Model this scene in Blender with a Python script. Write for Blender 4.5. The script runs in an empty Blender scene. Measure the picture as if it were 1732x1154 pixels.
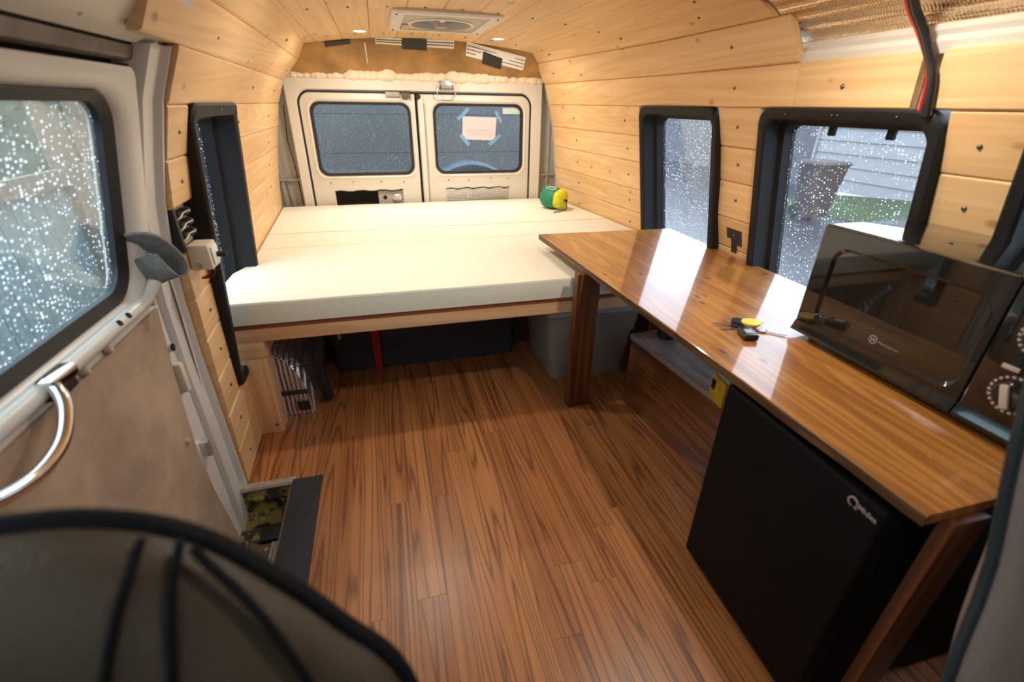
import bpy, bmesh, math, random
from mathutils import Vector, Matrix, noise

random.seed(7)
SC = bpy.context.scene
COL = SC.collection

# ------------------------------------------------------------------ camera
def make_camera():
    p, yw, r = 0.47359537, 0.2650898, 0.01483975
    f = Vector((math.sin(yw) * math.cos(p), math.cos(yw) * math.cos(p), -math.sin(p)))
    right = Vector((math.cos(yw), -math.sin(yw), 0))
    up = right.cross(f)
    R = math.cos(r) * right + math.sin(r) * up
    U = -math.sin(r) * right + math.cos(r) * up
    cam = bpy.data.cameras.new('camera')
    cam.sensor_width = 36
    cam.lens = 780.58 / 1732 * 36
    cam.clip_start = 0.02
    cam.clip_end = 200
    cam.dof.use_dof = True
    cam.dof.focus_distance = 1.9
    cam.dof.aperture_fstop = 2.8
    o = bpy.data.objects.new('camera', cam)
    M = Matrix((R, U, -f)).transposed().to_4x4()
    M.translation = (0, 0, 1.0)
    o.matrix_world = M
    COL.objects.link(o)
    SC.camera = o
make_camera()

# ------------------------------------------------------------------ world and exposure
W = bpy.data.worlds.new('overcast_sky')
SC.world = W
W.use_nodes = True
W.node_tree.nodes['Background'].inputs[0].default_value = (0.74, 0.86, 1.0, 1)
W.node_tree.nodes['Background'].inputs[1].default_value = 4.2
SC.view_settings.view_transform = 'Standard'
SC.view_settings.look = 'None'
SC.view_settings.exposure = 0.0
SC.view_settings.gamma = 1.0
SC.view_settings.use_curve_mapping = False
PUCK_POWER = 4.4
PUCK_COLOR = (1.0, 0.93, 0.83)

# ------------------------------------------------------------------ materials
def mat_base(name):
    m = bpy.data.materials.new(name)
    m.use_nodes = True
    return m, m.node_tree, m.node_tree.nodes['Principled BSDF']

def rgba(c):
    return (c[0], c[1], c[2], 1)

def plain(name, color, rough=0.5, metal=0.0, var=0.12, scale=14.0, bump=0.0, bscale=200.0, coat=0.0, spec=0.5):
    """a painted / moulded surface with a little tonal variation and fine relief"""
    m, nt, b = mat_base(name)
    L = nt.links.new
    tc = nt.nodes.new('ShaderNodeTexCoord')
    nz = nt.nodes.new('ShaderNodeTexNoise')
    nz.inputs['Scale'].default_value = scale
    nz.inputs['Detail'].default_value = 5
    L(tc.outputs['Object'], nz.inputs['Vector'])
    rp = nt.nodes.new('ShaderNodeValToRGB')
    rp.color_ramp.elements[0].position = 0.3
    rp.color_ramp.elements[1].position = 0.7
    rp.color_ramp.elements[0].color = rgba([max(0, x * (1 - var)) for x in color])
    rp.color_ramp.elements[1].color = rgba([min(1, x * (1 + var)) for x in color])
    L(nz.outputs['Fac'], rp.inputs[0])
    L(rp.outputs[0], b.inputs['Base Color'])
    b.inputs['Roughness'].default_value = rough
    b.inputs['Metallic'].default_value = metal
    b.inputs['Coat Weight'].default_value = coat
    b.inputs['Specular IOR Level'].default_value = spec
    if bump:
        n2 = nt.nodes.new('ShaderNodeTexNoise')
        n2.inputs['Scale'].default_value = bscale
        n2.inputs['Detail'].default_value = 3
        L(tc.outputs['Object'], n2.inputs['Vector'])
        bp = nt.nodes.new('ShaderNodeBump')
        bp.inputs['Strength'].default_value = bump
        bp.inputs['Distance'].default_value = 0.003
        L(n2.outputs['Fac'], bp.inputs['Height'])
        L(bp.outputs['Normal'], b.inputs['Normal'])
    return m

def wood(name, light, dark, line, across=60.0, along=3.0, rough=0.5, coat=0.0, coat_rough=0.1, knots=0.0, knot_col=(0.2, 0.07, 0.02),
         line_amt=0.5, line_scale=1.0, distort=5.0, bump=0.15, hue_var=0.12, axis='Y', knot_scale=6.0, knot_stretch=0.5, line_lo=0.35, line_hi=0.75):
    m, nt, b = mat_base(name)
    L = nt.links.new
    def nd(t, **k):
        n = nt.nodes.new(t)
        for a, v in k.items():
            setattr(n, a, v)
        return n
    tc = nd('ShaderNodeTexCoord')
    oi = nd('ShaderNodeObjectInfo')
    off = nd('ShaderNodeVectorMath', operation='MULTIPLY')
    cmb = nd('ShaderNodeCombineXYZ')
    for i in range(3):
        L(oi.outputs['Random'], cmb.inputs[i])
    L(cmb.outputs[0], off.inputs[0])
    off.inputs[1].default_value = (7.3, 11.9, 5.1)
    add = nd('ShaderNodeVectorMath', operation='ADD')
    L(tc.outputs['Object'], add.inputs[0])
    L(off.outputs[0], add.inputs[1])
    mp = nd('ShaderNodeMapping')
    s = [across] * 3
    s['XYZ'.index(axis)] = along
    mp.inputs['Scale'].default_value = s
    L(add.outputs[0], mp.inputs['Vector'])
    # broad tone
    n1 = nd('ShaderNodeTexNoise')
    n1.inputs['Scale'].default_value = 0.35
    n1.inputs['Detail'].default_value = 4
    n1.inputs['Distortion'].default_value = 0.6
    L(mp.outputs[0], n1.inputs['Vector'])
    r1 = nd('ShaderNodeValToRGB')
    r1.color_ramp.elements[0].position = 0.3
    r1.color_ramp.elements[1].position = 0.68
    r1.color_ramp.elements[0].color = rgba(dark)
    r1.color_ramp.elements[1].color = rgba(light)
    L(n1.outputs['Fac'], r1.inputs[0])
    # growth lines: contour lines of a slow field make cathedral arches
    n2 = nd('ShaderNodeTexNoise')
    n2.inputs['Scale'].default_value = 0.12
    n2.inputs['Detail'].default_value = 2
    n2.inputs['Distortion'].default_value = 0.3
    L(mp.outputs[0], n2.inputs['Vector'])
    mul = nd('ShaderNodeMath', operation='MULTIPLY')
    mul.inputs[1].default_value = 26.0 * line_scale
    L(n2.outputs['Fac'], mul.inputs[0])
    nf = nd('ShaderNodeTexNoise')
    nf.inputs['Scale'].default_value = 1.0
    nf.inputs['Detail'].default_value = 6
    L(mp.outputs[0], nf.inputs['Vector'])
    mf = nd('ShaderNodeMath', operation='MULTIPLY')
    mf.inputs[1].default_value = distort * 0.5
    L(nf.outputs['Fac'], mf.inputs[0])
    ad = nd('ShaderNodeMath', operation='ADD')
    L(mul.outputs[0], ad.inputs[0])
    L(mf.outputs[0], ad.inputs[1])
    fr = nd('ShaderNodeMath', operation='PINGPONG')
    fr.inputs[1].default_value = 1.0
    L(ad.outputs[0], fr.inputs[0])
    r2 = nd('ShaderNodeValToRGB')
    r2.color_ramp.elements[0].position = line_lo
    r2.color_ramp.elements[1].position = line_hi
    r2.color_ramp.elements[0].color = (line_amt,) * 3 + (1,)
    r2.color_ramp.elements[1].color = (0, 0, 0, 1)
    L(fr.outputs[0], r2.inputs[0])
    mx = nd('ShaderNodeMix', data_type='RGBA')
    mx.inputs[7].default_value = rgba(line)
    L(r2.outputs[0], mx.inputs[0])
    L(r1.outputs[0], mx.inputs[6])
    out = mx.outputs[2]
    if knots > 0:
        mk = nd('ShaderNodeMapping')
        sk = [knot_scale] * 3
        sk['XYZ'.index(axis)] = knot_scale * knot_stretch
        mk.inputs['Scale'].default_value = sk
        L(add.outputs[0], mk.inputs['Vector'])
        vo = nd('ShaderNodeTexVoronoi')
        vo.inputs['Scale'].default_value = 1.0
        L(mk.outputs[0], vo.inputs['Vector'])
        rk = nd('ShaderNodeValToRGB')
        e = rk.color_ramp.elements
        e[0].position = 0.0
        e[0].color = (knots,) * 3 + (1,)
        e[1].position = 0.125
        e[1].color = (0, 0, 0, 1)
        em = rk.color_ramp.elements.new(0.06)
        em.color = (knots * 0.8,) * 3 + (1,)
        L(vo.outputs['Distance'], rk.inputs[0])
        mk2 = nd('ShaderNodeMix', data_type='RGBA')
        mk2.inputs[7].default_value = rgba(knot_col)
        L(rk.outputs[0], mk2.inputs[0])
        L(out, mk2.inputs[6])
        out = mk2.outputs[2]
    # tone of the single piece
    mr = nd('ShaderNodeMapRange')
    mr.inputs['To Min'].default_value = 1 - hue_var
    mr.inputs['To Max'].default_value = 1 + hue_var
    L(oi.outputs['Random'], mr.inputs['Value'])
    hs = nd('ShaderNodeHueSaturation')
    L(mr.outputs[0], hs.inputs['Value'])
    L(out, hs.inputs['Color'])
    L(hs.outputs[0], b.inputs['Base Color'])
    b.inputs['Roughness'].default_value = rough
    b.inputs['Coat Weight'].default_value = coat
    b.inputs['Coat Roughness'].default_value = coat_rough
    b.inputs['Coat IOR'].default_value = 1.56
    if bump:
        bp = nd('ShaderNodeBump')
        bp.inputs['Strength'].default_value = bump
        bp.inputs['Distance'].default_value = 0.001
        L(nf.outputs['Fac'], bp.inputs['Height'])
        L(bp.outputs['Normal'], b.inputs['Normal'])
    return m

def glass(name, tint=(0.9, 0.96, 0.97), drops=0.0, dscale=110.0, dcol=(0.75, 0.80, 0.82), film=0.0, axes='YZ'):
    m, nt, b = mat_base(name)
    nt.nodes.remove(b)
    L = nt.links.new
    out = nt.nodes['Material Output']
    tr = nt.nodes.new('ShaderNodeBsdfTransparent')
    tr.inputs[0].default_value = rgba(tint)
    gl = nt.nodes.new('ShaderNodeBsdfGlossy')
    gl.inputs['Roughness'].default_value = 0.02
    lw = nt.nodes.new('ShaderNodeLayerWeight')     # thin pane: the same reflectance from both sides
    lw.inputs[0].default_value = 0.5
    p5 = nt.nodes.new('ShaderNodeMath')
    p5.operation = 'POWER'
    p5.inputs[1].default_value = 4.0
    L(lw.outputs['Facing'], p5.inputs[0])
    fr = nt.nodes.new('ShaderNodeMath')
    fr.operation = 'MULTIPLY_ADD'
    fr.inputs[1].default_value = 0.7
    fr.inputs[2].default_value = 0.03
    L(p5.outputs[0], fr.inputs[0])
    mx = nt.nodes.new('ShaderNodeMixShader')
    L(fr.outputs[0], mx.inputs[0])
    L(tr.outputs[0], mx.inputs[1])
    L(gl.outputs[0], mx.inputs[2])
    last = mx
    if drops > 0:
        tc = nt.nodes.new('ShaderNodeTexCoord')
        sx = nt.nodes.new('ShaderNodeSeparateXYZ')
        L(tc.outputs['Object'], sx.inputs[0])
        cx = nt.nodes.new('ShaderNodeCombineXYZ')
        ms = nt.nodes.new('ShaderNodeMath')
        ms.operation = 'MULTIPLY'
        ms.inputs[1].default_value = 0.65
        L(sx.outputs[axes[0]], ms.inputs[0])
        L(ms.outputs[0], cx.inputs[0])
        L(sx.outputs[axes[1]], cx.inputs[1])
        vo = nt.nodes.new('ShaderNodeTexVoronoi')
        vo.voronoi_dimensions = '2D'
        vo.inputs['Scale'].default_value = dscale
        L(cx.outputs[0], vo.inputs['Vector'])
        big = nt.nodes.new('ShaderNodeTexNoise')
        big.inputs['Scale'].default_value = 9.0
        big.inputs['Detail'].default_value = 3
        L(tc.outputs['Object'], big.inputs['Vector'])
        # radius of each drop follows a wide noise and the cell's own random value
        sep = nt.nodes.new('ShaderNodeSeparateColor')
        L(vo.outputs['Color'], sep.inputs[0])
        few = nt.nodes.new('ShaderNodeMath')
        few.operation = 'SUBTRACT'
        few.inputs[1].default_value = 0.4
        L(sep.outputs[0], few.inputs[0])
        rad = nt.nodes.new('ShaderNodeMath')
        rad.operation = 'MULTIPLY'
        L(few.outputs[0], rad.inputs[0])
        L(big.outputs['Fac'], rad.inputs[1])
        mu = nt.nodes.new('ShaderNodeMath')
        mu.operation = 'MULTIPLY'
        mu.inputs[1].default_value = drops
        L(rad.outputs[0], mu.inputs[0])
        lt = nt.nodes.new('ShaderNodeMath')
        lt.operation = 'LESS_THAN'
        L(vo.outputs['Distance'], lt.inputs[0])
        L(mu.outputs[0], lt.inputs[1])
        tl = nt.nodes.new('ShaderNodeBsdfTranslucent')
        tl.inputs[0].default_value = rgba(dcol)
        m2 = nt.nodes.new('ShaderNodeMixShader')
        L(lt.outputs[0], m2.inputs[0])
        L(last.outputs[0], m2.inputs[1])
        L(tl.outputs[0], m2.inputs[2])
        last = m2
        if film > 0:   # misted glass between the drops
            fz = nt.nodes.new('ShaderNodeMath')
            fz.operation = 'MULTIPLY'
            fz.inputs[1].default_value = film
            L(big.outputs['Fac'], fz.inputs[0])
            m3 = nt.nodes.new('ShaderNodeMixShader')
            L(fz.outputs[0], m3.inputs[0])
            L(last.outputs[0], m3.inputs[1])
            L(tl.outputs[0], m3.inputs[2])
            last = m3
    L(last.outputs[0], out.inputs[0])
    return m

def emit(name, col, strength):
    m, nt, b = mat_base(name)
    b.inputs['Base Color'].default_value = rgba(col)
    b.inputs['Emission Color'].default_value = rgba(col)
    b.inputs['Emission Strength'].default_value = strength
    return m

def foil(name, color=(0.8, 0.8, 0.82), rough=0.22, bub=90.0, wave=0.0, wave_axis='Z', strength=0.7):
    m, nt, b = mat_base(name)
    L = nt.links.new
    b.inputs['Base Color'].default_value = rgba(color)
    b.inputs['Metallic'].default_value = 1.0
    b.inputs['Roughness'].default_value = rough
    tc = nt.nodes.new('ShaderNodeTexCoord')
    vo = nt.nodes.new('ShaderNodeTexVoronoi')
    vo.inputs['Scale'].default_value = bub
    vo.inputs['Randomness'].default_value = 0.25
    L(tc.outputs['Object'], vo.inputs['Vector'])
    h = vo.outputs['Distance']
    if wave:
        wv = nt.nodes.new('ShaderNodeTexWave')
        wv.bands_direction = wave_axis
        wv.inputs['Scale'].default_value = wave
        wv.inputs['Distortion'].default_value = 1.0
        L(tc.outputs['Object'], wv.inputs['Vector'])
        ad = nt.nodes.new('ShaderNodeMath')
        ad.operation = 'MULTIPLY_ADD'
        ad.inputs[1].default_value = 2.0
        L(wv.outputs['Fac'], ad.inputs[0])
        L(h, ad.inputs[2])
        h = ad.outputs[0]
    bp = nt.nodes.new('ShaderNodeBump')
    bp.inputs['Strength'].default_value = strength
    bp.inputs['Distance'].default_value = 0.006
    L(h, bp.inputs['Height'])
    L(bp.outputs['Normal'], b.inputs['Normal'])
    return m

def grime(name, paint, dirt, rust, scale=30.0, rough=0.55, thr=0.55):
    """painted sheet metal with dirt or rust blotches of their own shape"""
    m, nt, b = mat_base(name)
    L = nt.links.new
    tc = nt.nodes.new('ShaderNodeTexCoord')
    n1 = nt.nodes.new('ShaderNodeTexNoise')
    n1.inputs['Scale'].default_value = scale
    n1.inputs['Detail'].default_value = 8
    n1.inputs['Roughness'].default_value = 0.65
    L(tc.outputs['Object'], n1.inputs['Vector'])
    rp = nt.nodes.new('ShaderNodeValToRGB')
    e = rp.color_ramp.elements
    e[0].position = thr
    e[0].color = rgba(paint)
    e[1].position = thr + 0.09
    e[1].color = rgba(dirt)
    k = rp.color_ramp.elements.new(thr + 0.05)
    k.color = rgba(rust)
    L(n1.outputs['Fac'], rp.inputs[0])
    L(rp.outputs[0], b.inputs['Base Color'])
    b.inputs['Roughness'].default_value = rough
    return m

M = {}
M['pine'] = wood('pine_board', (0.84, 0.57, 0.29), (0.76, 0.46, 0.20), (0.62, 0.33, 0.12), across=55, along=2.2, rough=0.42, knots=0.75,
                 knot_col=(0.33, 0.14, 0.05), line_amt=0.30, hue_var=0.05, knot_scale=11.0, knot_stretch=0.6)
M['pine_ceiling'] = wood('pine_ceiling_board', (0.84, 0.58, 0.31), (0.78, 0.49, 0.23), (0.62, 0.33, 0.12), across=55, along=2.2, rough=0.42, knots=0.6,
                         knot_col=(0.4, 0.18, 0.06), line_amt=0.28, hue_var=0.05, knot_scale=7.0, knot_stretch=0.5)
M['floor'] = wood('laminate_floor', (0.45, 0.185, 0.060), (0.30, 0.105, 0.031), (0.085, 0.024, 0.010), across=75, along=2.6, rough=0.36, line_amt=0.75,
                  line_scale=1.7, distort=3.2, bump=0.08, hue_var=0.07, line_lo=0.0, line_hi=0.42)
M['counter'] = wood('stained_worktop', (0.51, 0.225, 0.044), (0.35, 0.128, 0.022), (0.13, 0.040, 0.010), across=70, along=4.5, rough=0.35, coat=1.0,
                    coat_rough=0.06, knots=0.9, knot_col=(0.03, 0.012, 0.008), line_amt=0.4, hue_var=0.0, knot_scale=15.0, knot_stretch=0.45, bump=0.05)
M['counter_edge'] = wood('worktop_edge', (0.22, 0.11, 0.035), (0.10, 0.045, 0.015), (0.03, 0.012, 0.006), across=150, along=6, rough=0.5, line_amt=0.6, hue_var=0.0)
M['stain'] = wood('dark_stained_wood', (0.22, 0.07, 0.022), (0.13, 0.038, 0.012), (0.05, 0.014, 0.006), across=50, along=2.5, rough=0.38, line_amt=0.6,
                  hue_var=0.05, axis='Z')
M['stain_y'] = wood('dark_stained_panel', (0.20, 0.068, 0.02), (0.11, 0.034, 0.011), (0.045, 0.014, 0.006), across=45, along=2.5, rough=0.22, coat=1.0, coat_rough=0.1, line_amt=0.6,
                    hue_var=0.05, axis='Y')
M['lid'] = wood('pale_lid', (0.33, 0.29, 0.29), (0.25, 0.21, 0.21), (0.14, 0.11, 0.11), across=45, along=2.5, rough=0.25, coat=1.0, coat_rough=0.1, line_amt=0.4, hue_var=0.0)
M['lumber'] = wood('construction_lumber', (0.86, 0.55, 0.31), (0.76, 0.44, 0.22), (0.58, 0.29, 0.13), across=60, along=2.5, rough=0.6, line_amt=0.45, hue_var=0.04, axis='Z',
                   knots=0.4, knot_scale=5)
M['lumber_x'] = wood('construction_lumber_rail', (0.86, 0.54, 0.29), (0.76, 0.43, 0.20), (0.58, 0.28, 0.12), across=60, along=2.5, rough=0.6, line_amt=0.45, hue_var=0.04, axis='X')
M['ply'] = wood('plywood_deck', (0.34, 0.10, 0.04), (0.25, 0.07, 0.03), (0.12, 0.03, 0.01), across=80, along=3, rough=0.6, hue_var=0.0, axis='X')
M['foam'] = plain('mattress_foam', (0.80, 0.765, 0.62), rough=0.9, var=0.025, scale=60, bump=0.25, bscale=500)
M['paint'] = grime('van_paint', (0.70, 0.645, 0.55), (0.22, 0.12, 0.06), (0.45, 0.28, 0.15), scale=11, rough=0.42, thr=0.74)
M['paint_door'] = grime('side_door_paint', (0.66, 0.64, 0.59), (0.3, 0.18, 0.1), (0.5, 0.38, 0.26), scale=7, rough=0.32, thr=0.76)
M['paint_grey'] = plain('bare_body_metal', (0.40, 0.37, 0.32), rough=0.5, var=0.15, scale=6)
M['hardboard'] = plain('door_hardboard', (0.41, 0.30, 0.21), rough=0.75, var=0.22, scale=9, bump=0.2, bscale=350)
M['black_plastic'] = plain('window_frame_plastic', (0.011, 0.010, 0.010), rough=0.6, spec=0.3, var=0.15, bump=0.15, bscale=600)
M['rubber'] = plain('black_rubber', (0.012, 0.012, 0.013), rough=0.55, var=0.2)
M['rubber_mat'] = plain('rubber_strip', (0.022, 0.024, 0.030), rough=0.75, var=0.2, bump=0.4, bscale=700)
M['screw'] = plain('screw_steel', (0.19, 0.18, 0.17), rough=0.35, metal=0.9, var=0.2)
M['chrome'] = plain('chrome', (0.75, 0.76, 0.78), rough=0.12, metal=1.0, var=0.03)
M['zinc'] = plain('zinc_latch', (0.62, 0.62, 0.60), rough=0.32, metal=0.8, var=0.08)
M['brown_board'] = plain('brown_header_board', (0.36, 0.20, 0.07), rough=0.8, var=0.3, scale=8, bump=0.2, bscale=120)
M['foam_spray'] = plain('spray_foam', (0.83, 0.68, 0.50), rough=0.85, var=0.07, scale=40, bump=0.4, bscale=120)
M['white_board'] = plain('white_foam_board', (0.80, 0.78, 0.74), rough=0.8, var=0.05)
M['black_tape'] = plain('black_tape', (0.03, 0.027, 0.022), rough=0.6, var=0.2)
M['black_void'] = plain('cavity_shade', (0.010, 0.009, 0.008), rough=0.9, var=0.2)  # near-black colour stands for the shade inside slots, gaps and holes
M['foil'] = foil('bubble_foil', (0.78, 0.76, 0.73), rough=0.2, bub=120, wave=0.0, strength=0.8)
M['foil_ribbed'] = foil('ribbed_foil', (0.66, 0.52, 0.36), rough=0.28, bub=150, wave=16.0, wave_axis='Z', strength=0.45)
M['foil_post'] = foil('wheel_arch_foil', (0.80, 0.83, 0.90), rough=0.42, bub=150, wave=22.0, wave_axis='X', strength=0.5)
M['fan_white'] = plain('fan_plastic', (0.72, 0.68, 0.64), rough=0.4, var=0.04)
M['fan_grey'] = plain('fan_inset', (0.50, 0.43, 0.35), rough=0.5, var=0.05)
M['fan_blade'] = plain('fan_blades', (0.13, 0.22, 0.42), rough=0.35, var=0.2)
M['puck_lens'] = emit('puck_lens', (1.0, 0.95, 0.86), 14.0)
M['puck_rim'] = plain('puck_rim', (0.8, 0.76, 0.7), rough=0.4, var=0.03)
M['paper'] = plain('note_paper', (0.62, 0.56, 0.57), rough=0.8, var=0.02)
M['ink'] = plain('note_ink', (0.25, 0.22, 0.24), rough=0.8, var=0.1)
M['blue_tape'] = plain('blue_tape', (0.16, 0.36, 0.55), rough=0.7, var=0.1)
M['sticker'] = plain('window_sticker', (0.55, 0.68, 0.66), rough=0.5, var=0.1, scale=90)
M['glass_clear'] = glass('clear_glass', (0.97, 0.985, 0.985))
M['glass_rear'] = glass('rear_glass', (0.85, 0.92, 0.95), drops=0.5, dscale=150, axes='XZ')
M['glass_right'] = glass('side_glass', (0.93, 0.96, 0.98), drops=0.75, dscale=160, film=0.05)
M['glass_left'] = glass('left_glass', (0.86, 0.93, 0.95), drops=1.0, dscale=150, film=0.05)
M['glass_door'] = glass('door_glass', (0.80, 0.95, 0.93), drops=0.95, dscale=165, film=0.10)
M['glass_front'] = glass('darkened_windscreen_glass', (0.10, 0.11, 0.11))  # tint darkened to hold back daylight from the unseen front
M['green_bag'] = plain('green_nylon', (0.010, 0.21, 0.10), rough=0.5, var=0.25, scale=40, bump=0.5, bscale=60)
M['yellow_bag'] = plain('yellow_nylon', (0.68, 0.66, 0.02), rough=0.5, var=0.2, scale=60, bump=0.5, bscale=80)
M['cord'] = plain('black_cord', (0.02, 0.02, 0.018), rough=0.7, var=0.5, scale=300)
M['white_print'] = plain('white_print', (0.8, 0.82, 0.78), rough=0.6, var=0.02)
M['fridge'] = plain('fridge_black', (0.004, 0.0036, 0.0037), rough=0.6, var=0.15, bump=0.25, bscale=500, spec=0.15)
M['gloss_black'] = plain('microwave_black', (0.010, 0.0095, 0.009), rough=0.08, var=0.1, coat=0.6)
M['black_glass'] = plain('microwave_window', (0.016, 0.013, 0.010), rough=0.03, var=0.1, coat=1.0)
M['silver_print'] = plain('silver_print', (0.50, 0.42, 0.42), rough=0.4, metal=0.2, var=0.02)
M['faint_print'] = plain('faint_print', (0.30, 0.26, 0.21), rough=0.4, var=0.02)
M['knob_face'] = plain('knob_pointer', (0.62, 0.54, 0.48), rough=0.3, metal=0.3, var=0.03)
M['steel'] = plain('key_steel', (0.48, 0.45, 0.40), rough=0.3, metal=0.9, var=0.1)
M['yellow_tag'] = plain('yellow_plastic', (0.82, 0.56, 0.02), rough=0.45, var=0.08)
M['fob'] = plain('fob_black', (0.016, 0.018, 0.022), rough=0.25, var=0.1)
M['gadget'] = plain('gadget_yellow', (0.55, 0.31, 0.02), rough=0.45, var=0.1)
M['tote_grey'] = plain('tote_grey_plastic', (0.27, 0.25, 0.225), rough=0.5, var=0.08)
M['tote_lid'] = plain('tote_lid_plastic', (0.36, 0.37, 0.37), rough=0.45, var=0.08)
M['dark_bin'] = plain('dark_blue_plastic', (0.035, 0.037, 0.050), rough=0.6, var=0.15)
M['red_strap'] = plain('red_strap', (0.38, 0.012, 0.016), rough=0.6, var=0.1)
M['strap_grey'] = plain('grey_webbing', (0.20, 0.195, 0.185), rough=0.85, var=0.18, scale=80, bump=0.5, bscale=600)
M['cream_plastic'] = plain('cream_plastic', (0.68, 0.60, 0.46), rough=0.5, var=0.04)
M['wire_red'] = plain('red_wire', (0.50, 0.015, 0.015), rough=0.4, var=0.05)
M['wire_black'] = plain('black_wire', (0.012, 0.011, 0.010), rough=0.4, var=0.1)
M['wire_clear'] = plain('pale_wire', (0.55, 0.5, 0.42), rough=0.4, var=0.1)
M['seat'] = plain('seat_leather', (0.075, 0.051, 0.029), rough=0.48, var=0.15, scale=6, bump=0.3, bscale=260)
M['seat_grey'] = plain('seat_leather_grey', (0.26, 0.20, 0.165), rough=0.55, var=0.12, scale=6, bump=0.3, bscale=260)
M['piping'] = plain('seat_piping', (0.006, 0.006, 0.007), rough=0.7, var=0.1, spec=0.15)
M['piping_teal'] = plain('seat_piping_teal', (0.020, 0.030, 0.034), rough=0.5, var=0.1)
M['alu'] = plain('aluminium_trim', (0.60, 0.58, 0.54), rough=0.35, metal=0.7, var=0.15, scale=60)
M['moss'] = grime('dirty_step_paint', (0.30, 0.235, 0.06), (0.018, 0.016, 0.010), (0.12, 0.10, 0.03), scale=24, rough=0.6, thr=0.46)
M['step_plate'] = plain('step_plate', (0.33, 0.29, 0.23), rough=0.6, var=0.2, scale=40)
M['step_dark'] = plain('step_tread', (0.11, 0.085, 0.06), rough=0.8, var=0.25, scale=30)
M['track'] = plain('door_track_grease', (0.17, 0.135, 0.115), rough=0.55, var=0.25, scale=30)
M['asphalt'] = plain('wet_asphalt', (0.0468, 0.0495, 0.0578), rough=0.3, var=0.2, scale=3, bump=0.3, bscale=60)
M['siding'] = plain('white_siding', (0.2664, 0.2736, 0.2880), rough=0.6, var=0.05, scale=2)
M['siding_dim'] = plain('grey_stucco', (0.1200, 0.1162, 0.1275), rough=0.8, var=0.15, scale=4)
M['grass'] = plain('lawn', (0.0375, 0.0660, 0.0210), rough=0.9, var=0.4, scale=9, bump=1.0, bscale=40)
M['bin_brown'] = plain('brown_bin', (0.0480, 0.0320, 0.0304), rough=0.55, var=0.1)
M['fence_pale'] = wood('pale_fence_board', (0.24, 0.285, 0.275), (0.18, 0.22, 0.215), (0.12, 0.14, 0.135), across=25, along=1.2, rough=0.8, axis='Z', line_amt=0.4, hue_var=0.1)
M['fence_tan'] = wood('tan_fence_timber', (0.24, 0.18, 0.125), (0.18, 0.13, 0.09), (0.12, 0.08, 0.05), across=20, along=1.0, rough=0.8, axis='Z', line_amt=0.4, hue_var=0.08)
M['shed_wall'] = plain('pale_shed_wall', (0.2700, 0.2925, 0.2775), rough=0.7, var=0.1, scale=3)
M['hedge'] = plain('hedge_leaves', (0.0480, 0.0960, 0.0720), rough=0.8, var=0.5, scale=12, bump=1.0, bscale=30)
M['slate'] = plain('slate_garage_door', (0.118, 0.108, 0.100), rough=0.5, var=0.1, scale=2)
M['pale_wall'] = plain('pale_corner_wall', (0.2700, 0.2925, 0.2925), rough=0.7, var=0.05)
M['tyre'] = plain('sky_tinted_tyre', (0.075, 0.11, 0.145), rough=0.45, var=0.2, bump=0.3, bscale=80)  # blue-grey colour carries the sky's sheen on dark rubber
M['body_dark'] = plain('underside_paint', (0.12, 0.11, 0.10), rough=0.7, var=0.1)

# ------------------------------------------------------------------ geometry helpers
def link(name, me, mat, parent=None):
    o = bpy.data.objects.new(name, me)
    COL.objects.link(o)
    if mat is not None and not me.materials:
        for k in (mat if isinstance(mat, (list, tuple)) else [mat]):
            me.materials.append(M[k] if isinstance(k, str) else k)
    if parent is not None:
        o.parent = parent
    return o

def from_bm(name, bm, mat, parent=None, smooth=False, recalc=True):
    if recalc:
        bmesh.ops.recalc_face_normals(bm, faces=bm.faces)
    me = bpy.data.meshes.new(name)
    bm.to_mesh(me)
    bm.free()
    if smooth:
        for p in me.polygons:
            p.use_smooth = True
        if smooth != 'all':
            me.set_sharp_from_angle(angle=math.radians(38))
    return link(name, me, mat, parent)

def raw(name, verts, faces, mat, parent=None, smooth=False):
    bm = bmesh.new()
    vs = [bm.verts.new(v) for v in verts]
    for f in faces:
        try:
            bm.faces.new([vs[i] for i in f])
        except ValueError:
            pass
    return from_bm(name, bm, mat, parent, smooth)

def add_box(bm, x0, x1, y0, y1, z0, z1, T=None):
    vs = []
    for x in (x0, x1):
        for y in (y0, y1):
            for z in (z0, z1):
                v = Vector((x, y, z))
                vs.append(bm.verts.new(T @ v if T else v))
    for f in ((0, 1, 3, 2), (4, 6, 7, 5), (0, 4, 5, 1), (2, 3, 7, 6), (0, 2, 6, 4), (1, 5, 7, 3)):
        bm.faces.new([vs[i] for i in f])
    return vs

def box(name, x0, x1, y0, y1, z0, z1, mat, parent=None, bevel=0.0, seg=2, T=None):
    bm = bmesh.new()
    add_box(bm, x0, x1, y0, y1, z0, z1, T)
    if bevel:
        bmesh.ops.bevel(bm, geom=list(bm.edges), offset=bevel, segments=seg, affect='EDGES', profile=0.6)
    return from_bm(name, bm, mat, parent, smooth=bool(bevel))

def hexa(name, pts, mat, parent=None, bevel=0.0):
    """pts: 4 lower corners then the 4 upper ones above them"""
    bm = bmesh.new()
    vs = [bm.verts.new(p) for p in pts]
    for f in ((0, 1, 2, 3), (4, 5, 6, 7), (0, 1, 5, 4), (1, 2, 6, 5), (2, 3, 7, 6), (3, 0, 4, 7)):
        bm.faces.new([vs[i] for i in f])
    bmesh.ops.recalc_face_normals(bm, faces=bm.faces)
    if bevel:
        bmesh.ops.bevel(bm, geom=list(bm.edges), offset=bevel, segments=2, affect='EDGES')
    return from_bm(name, bm, mat, parent, smooth=bool(bevel))

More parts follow.
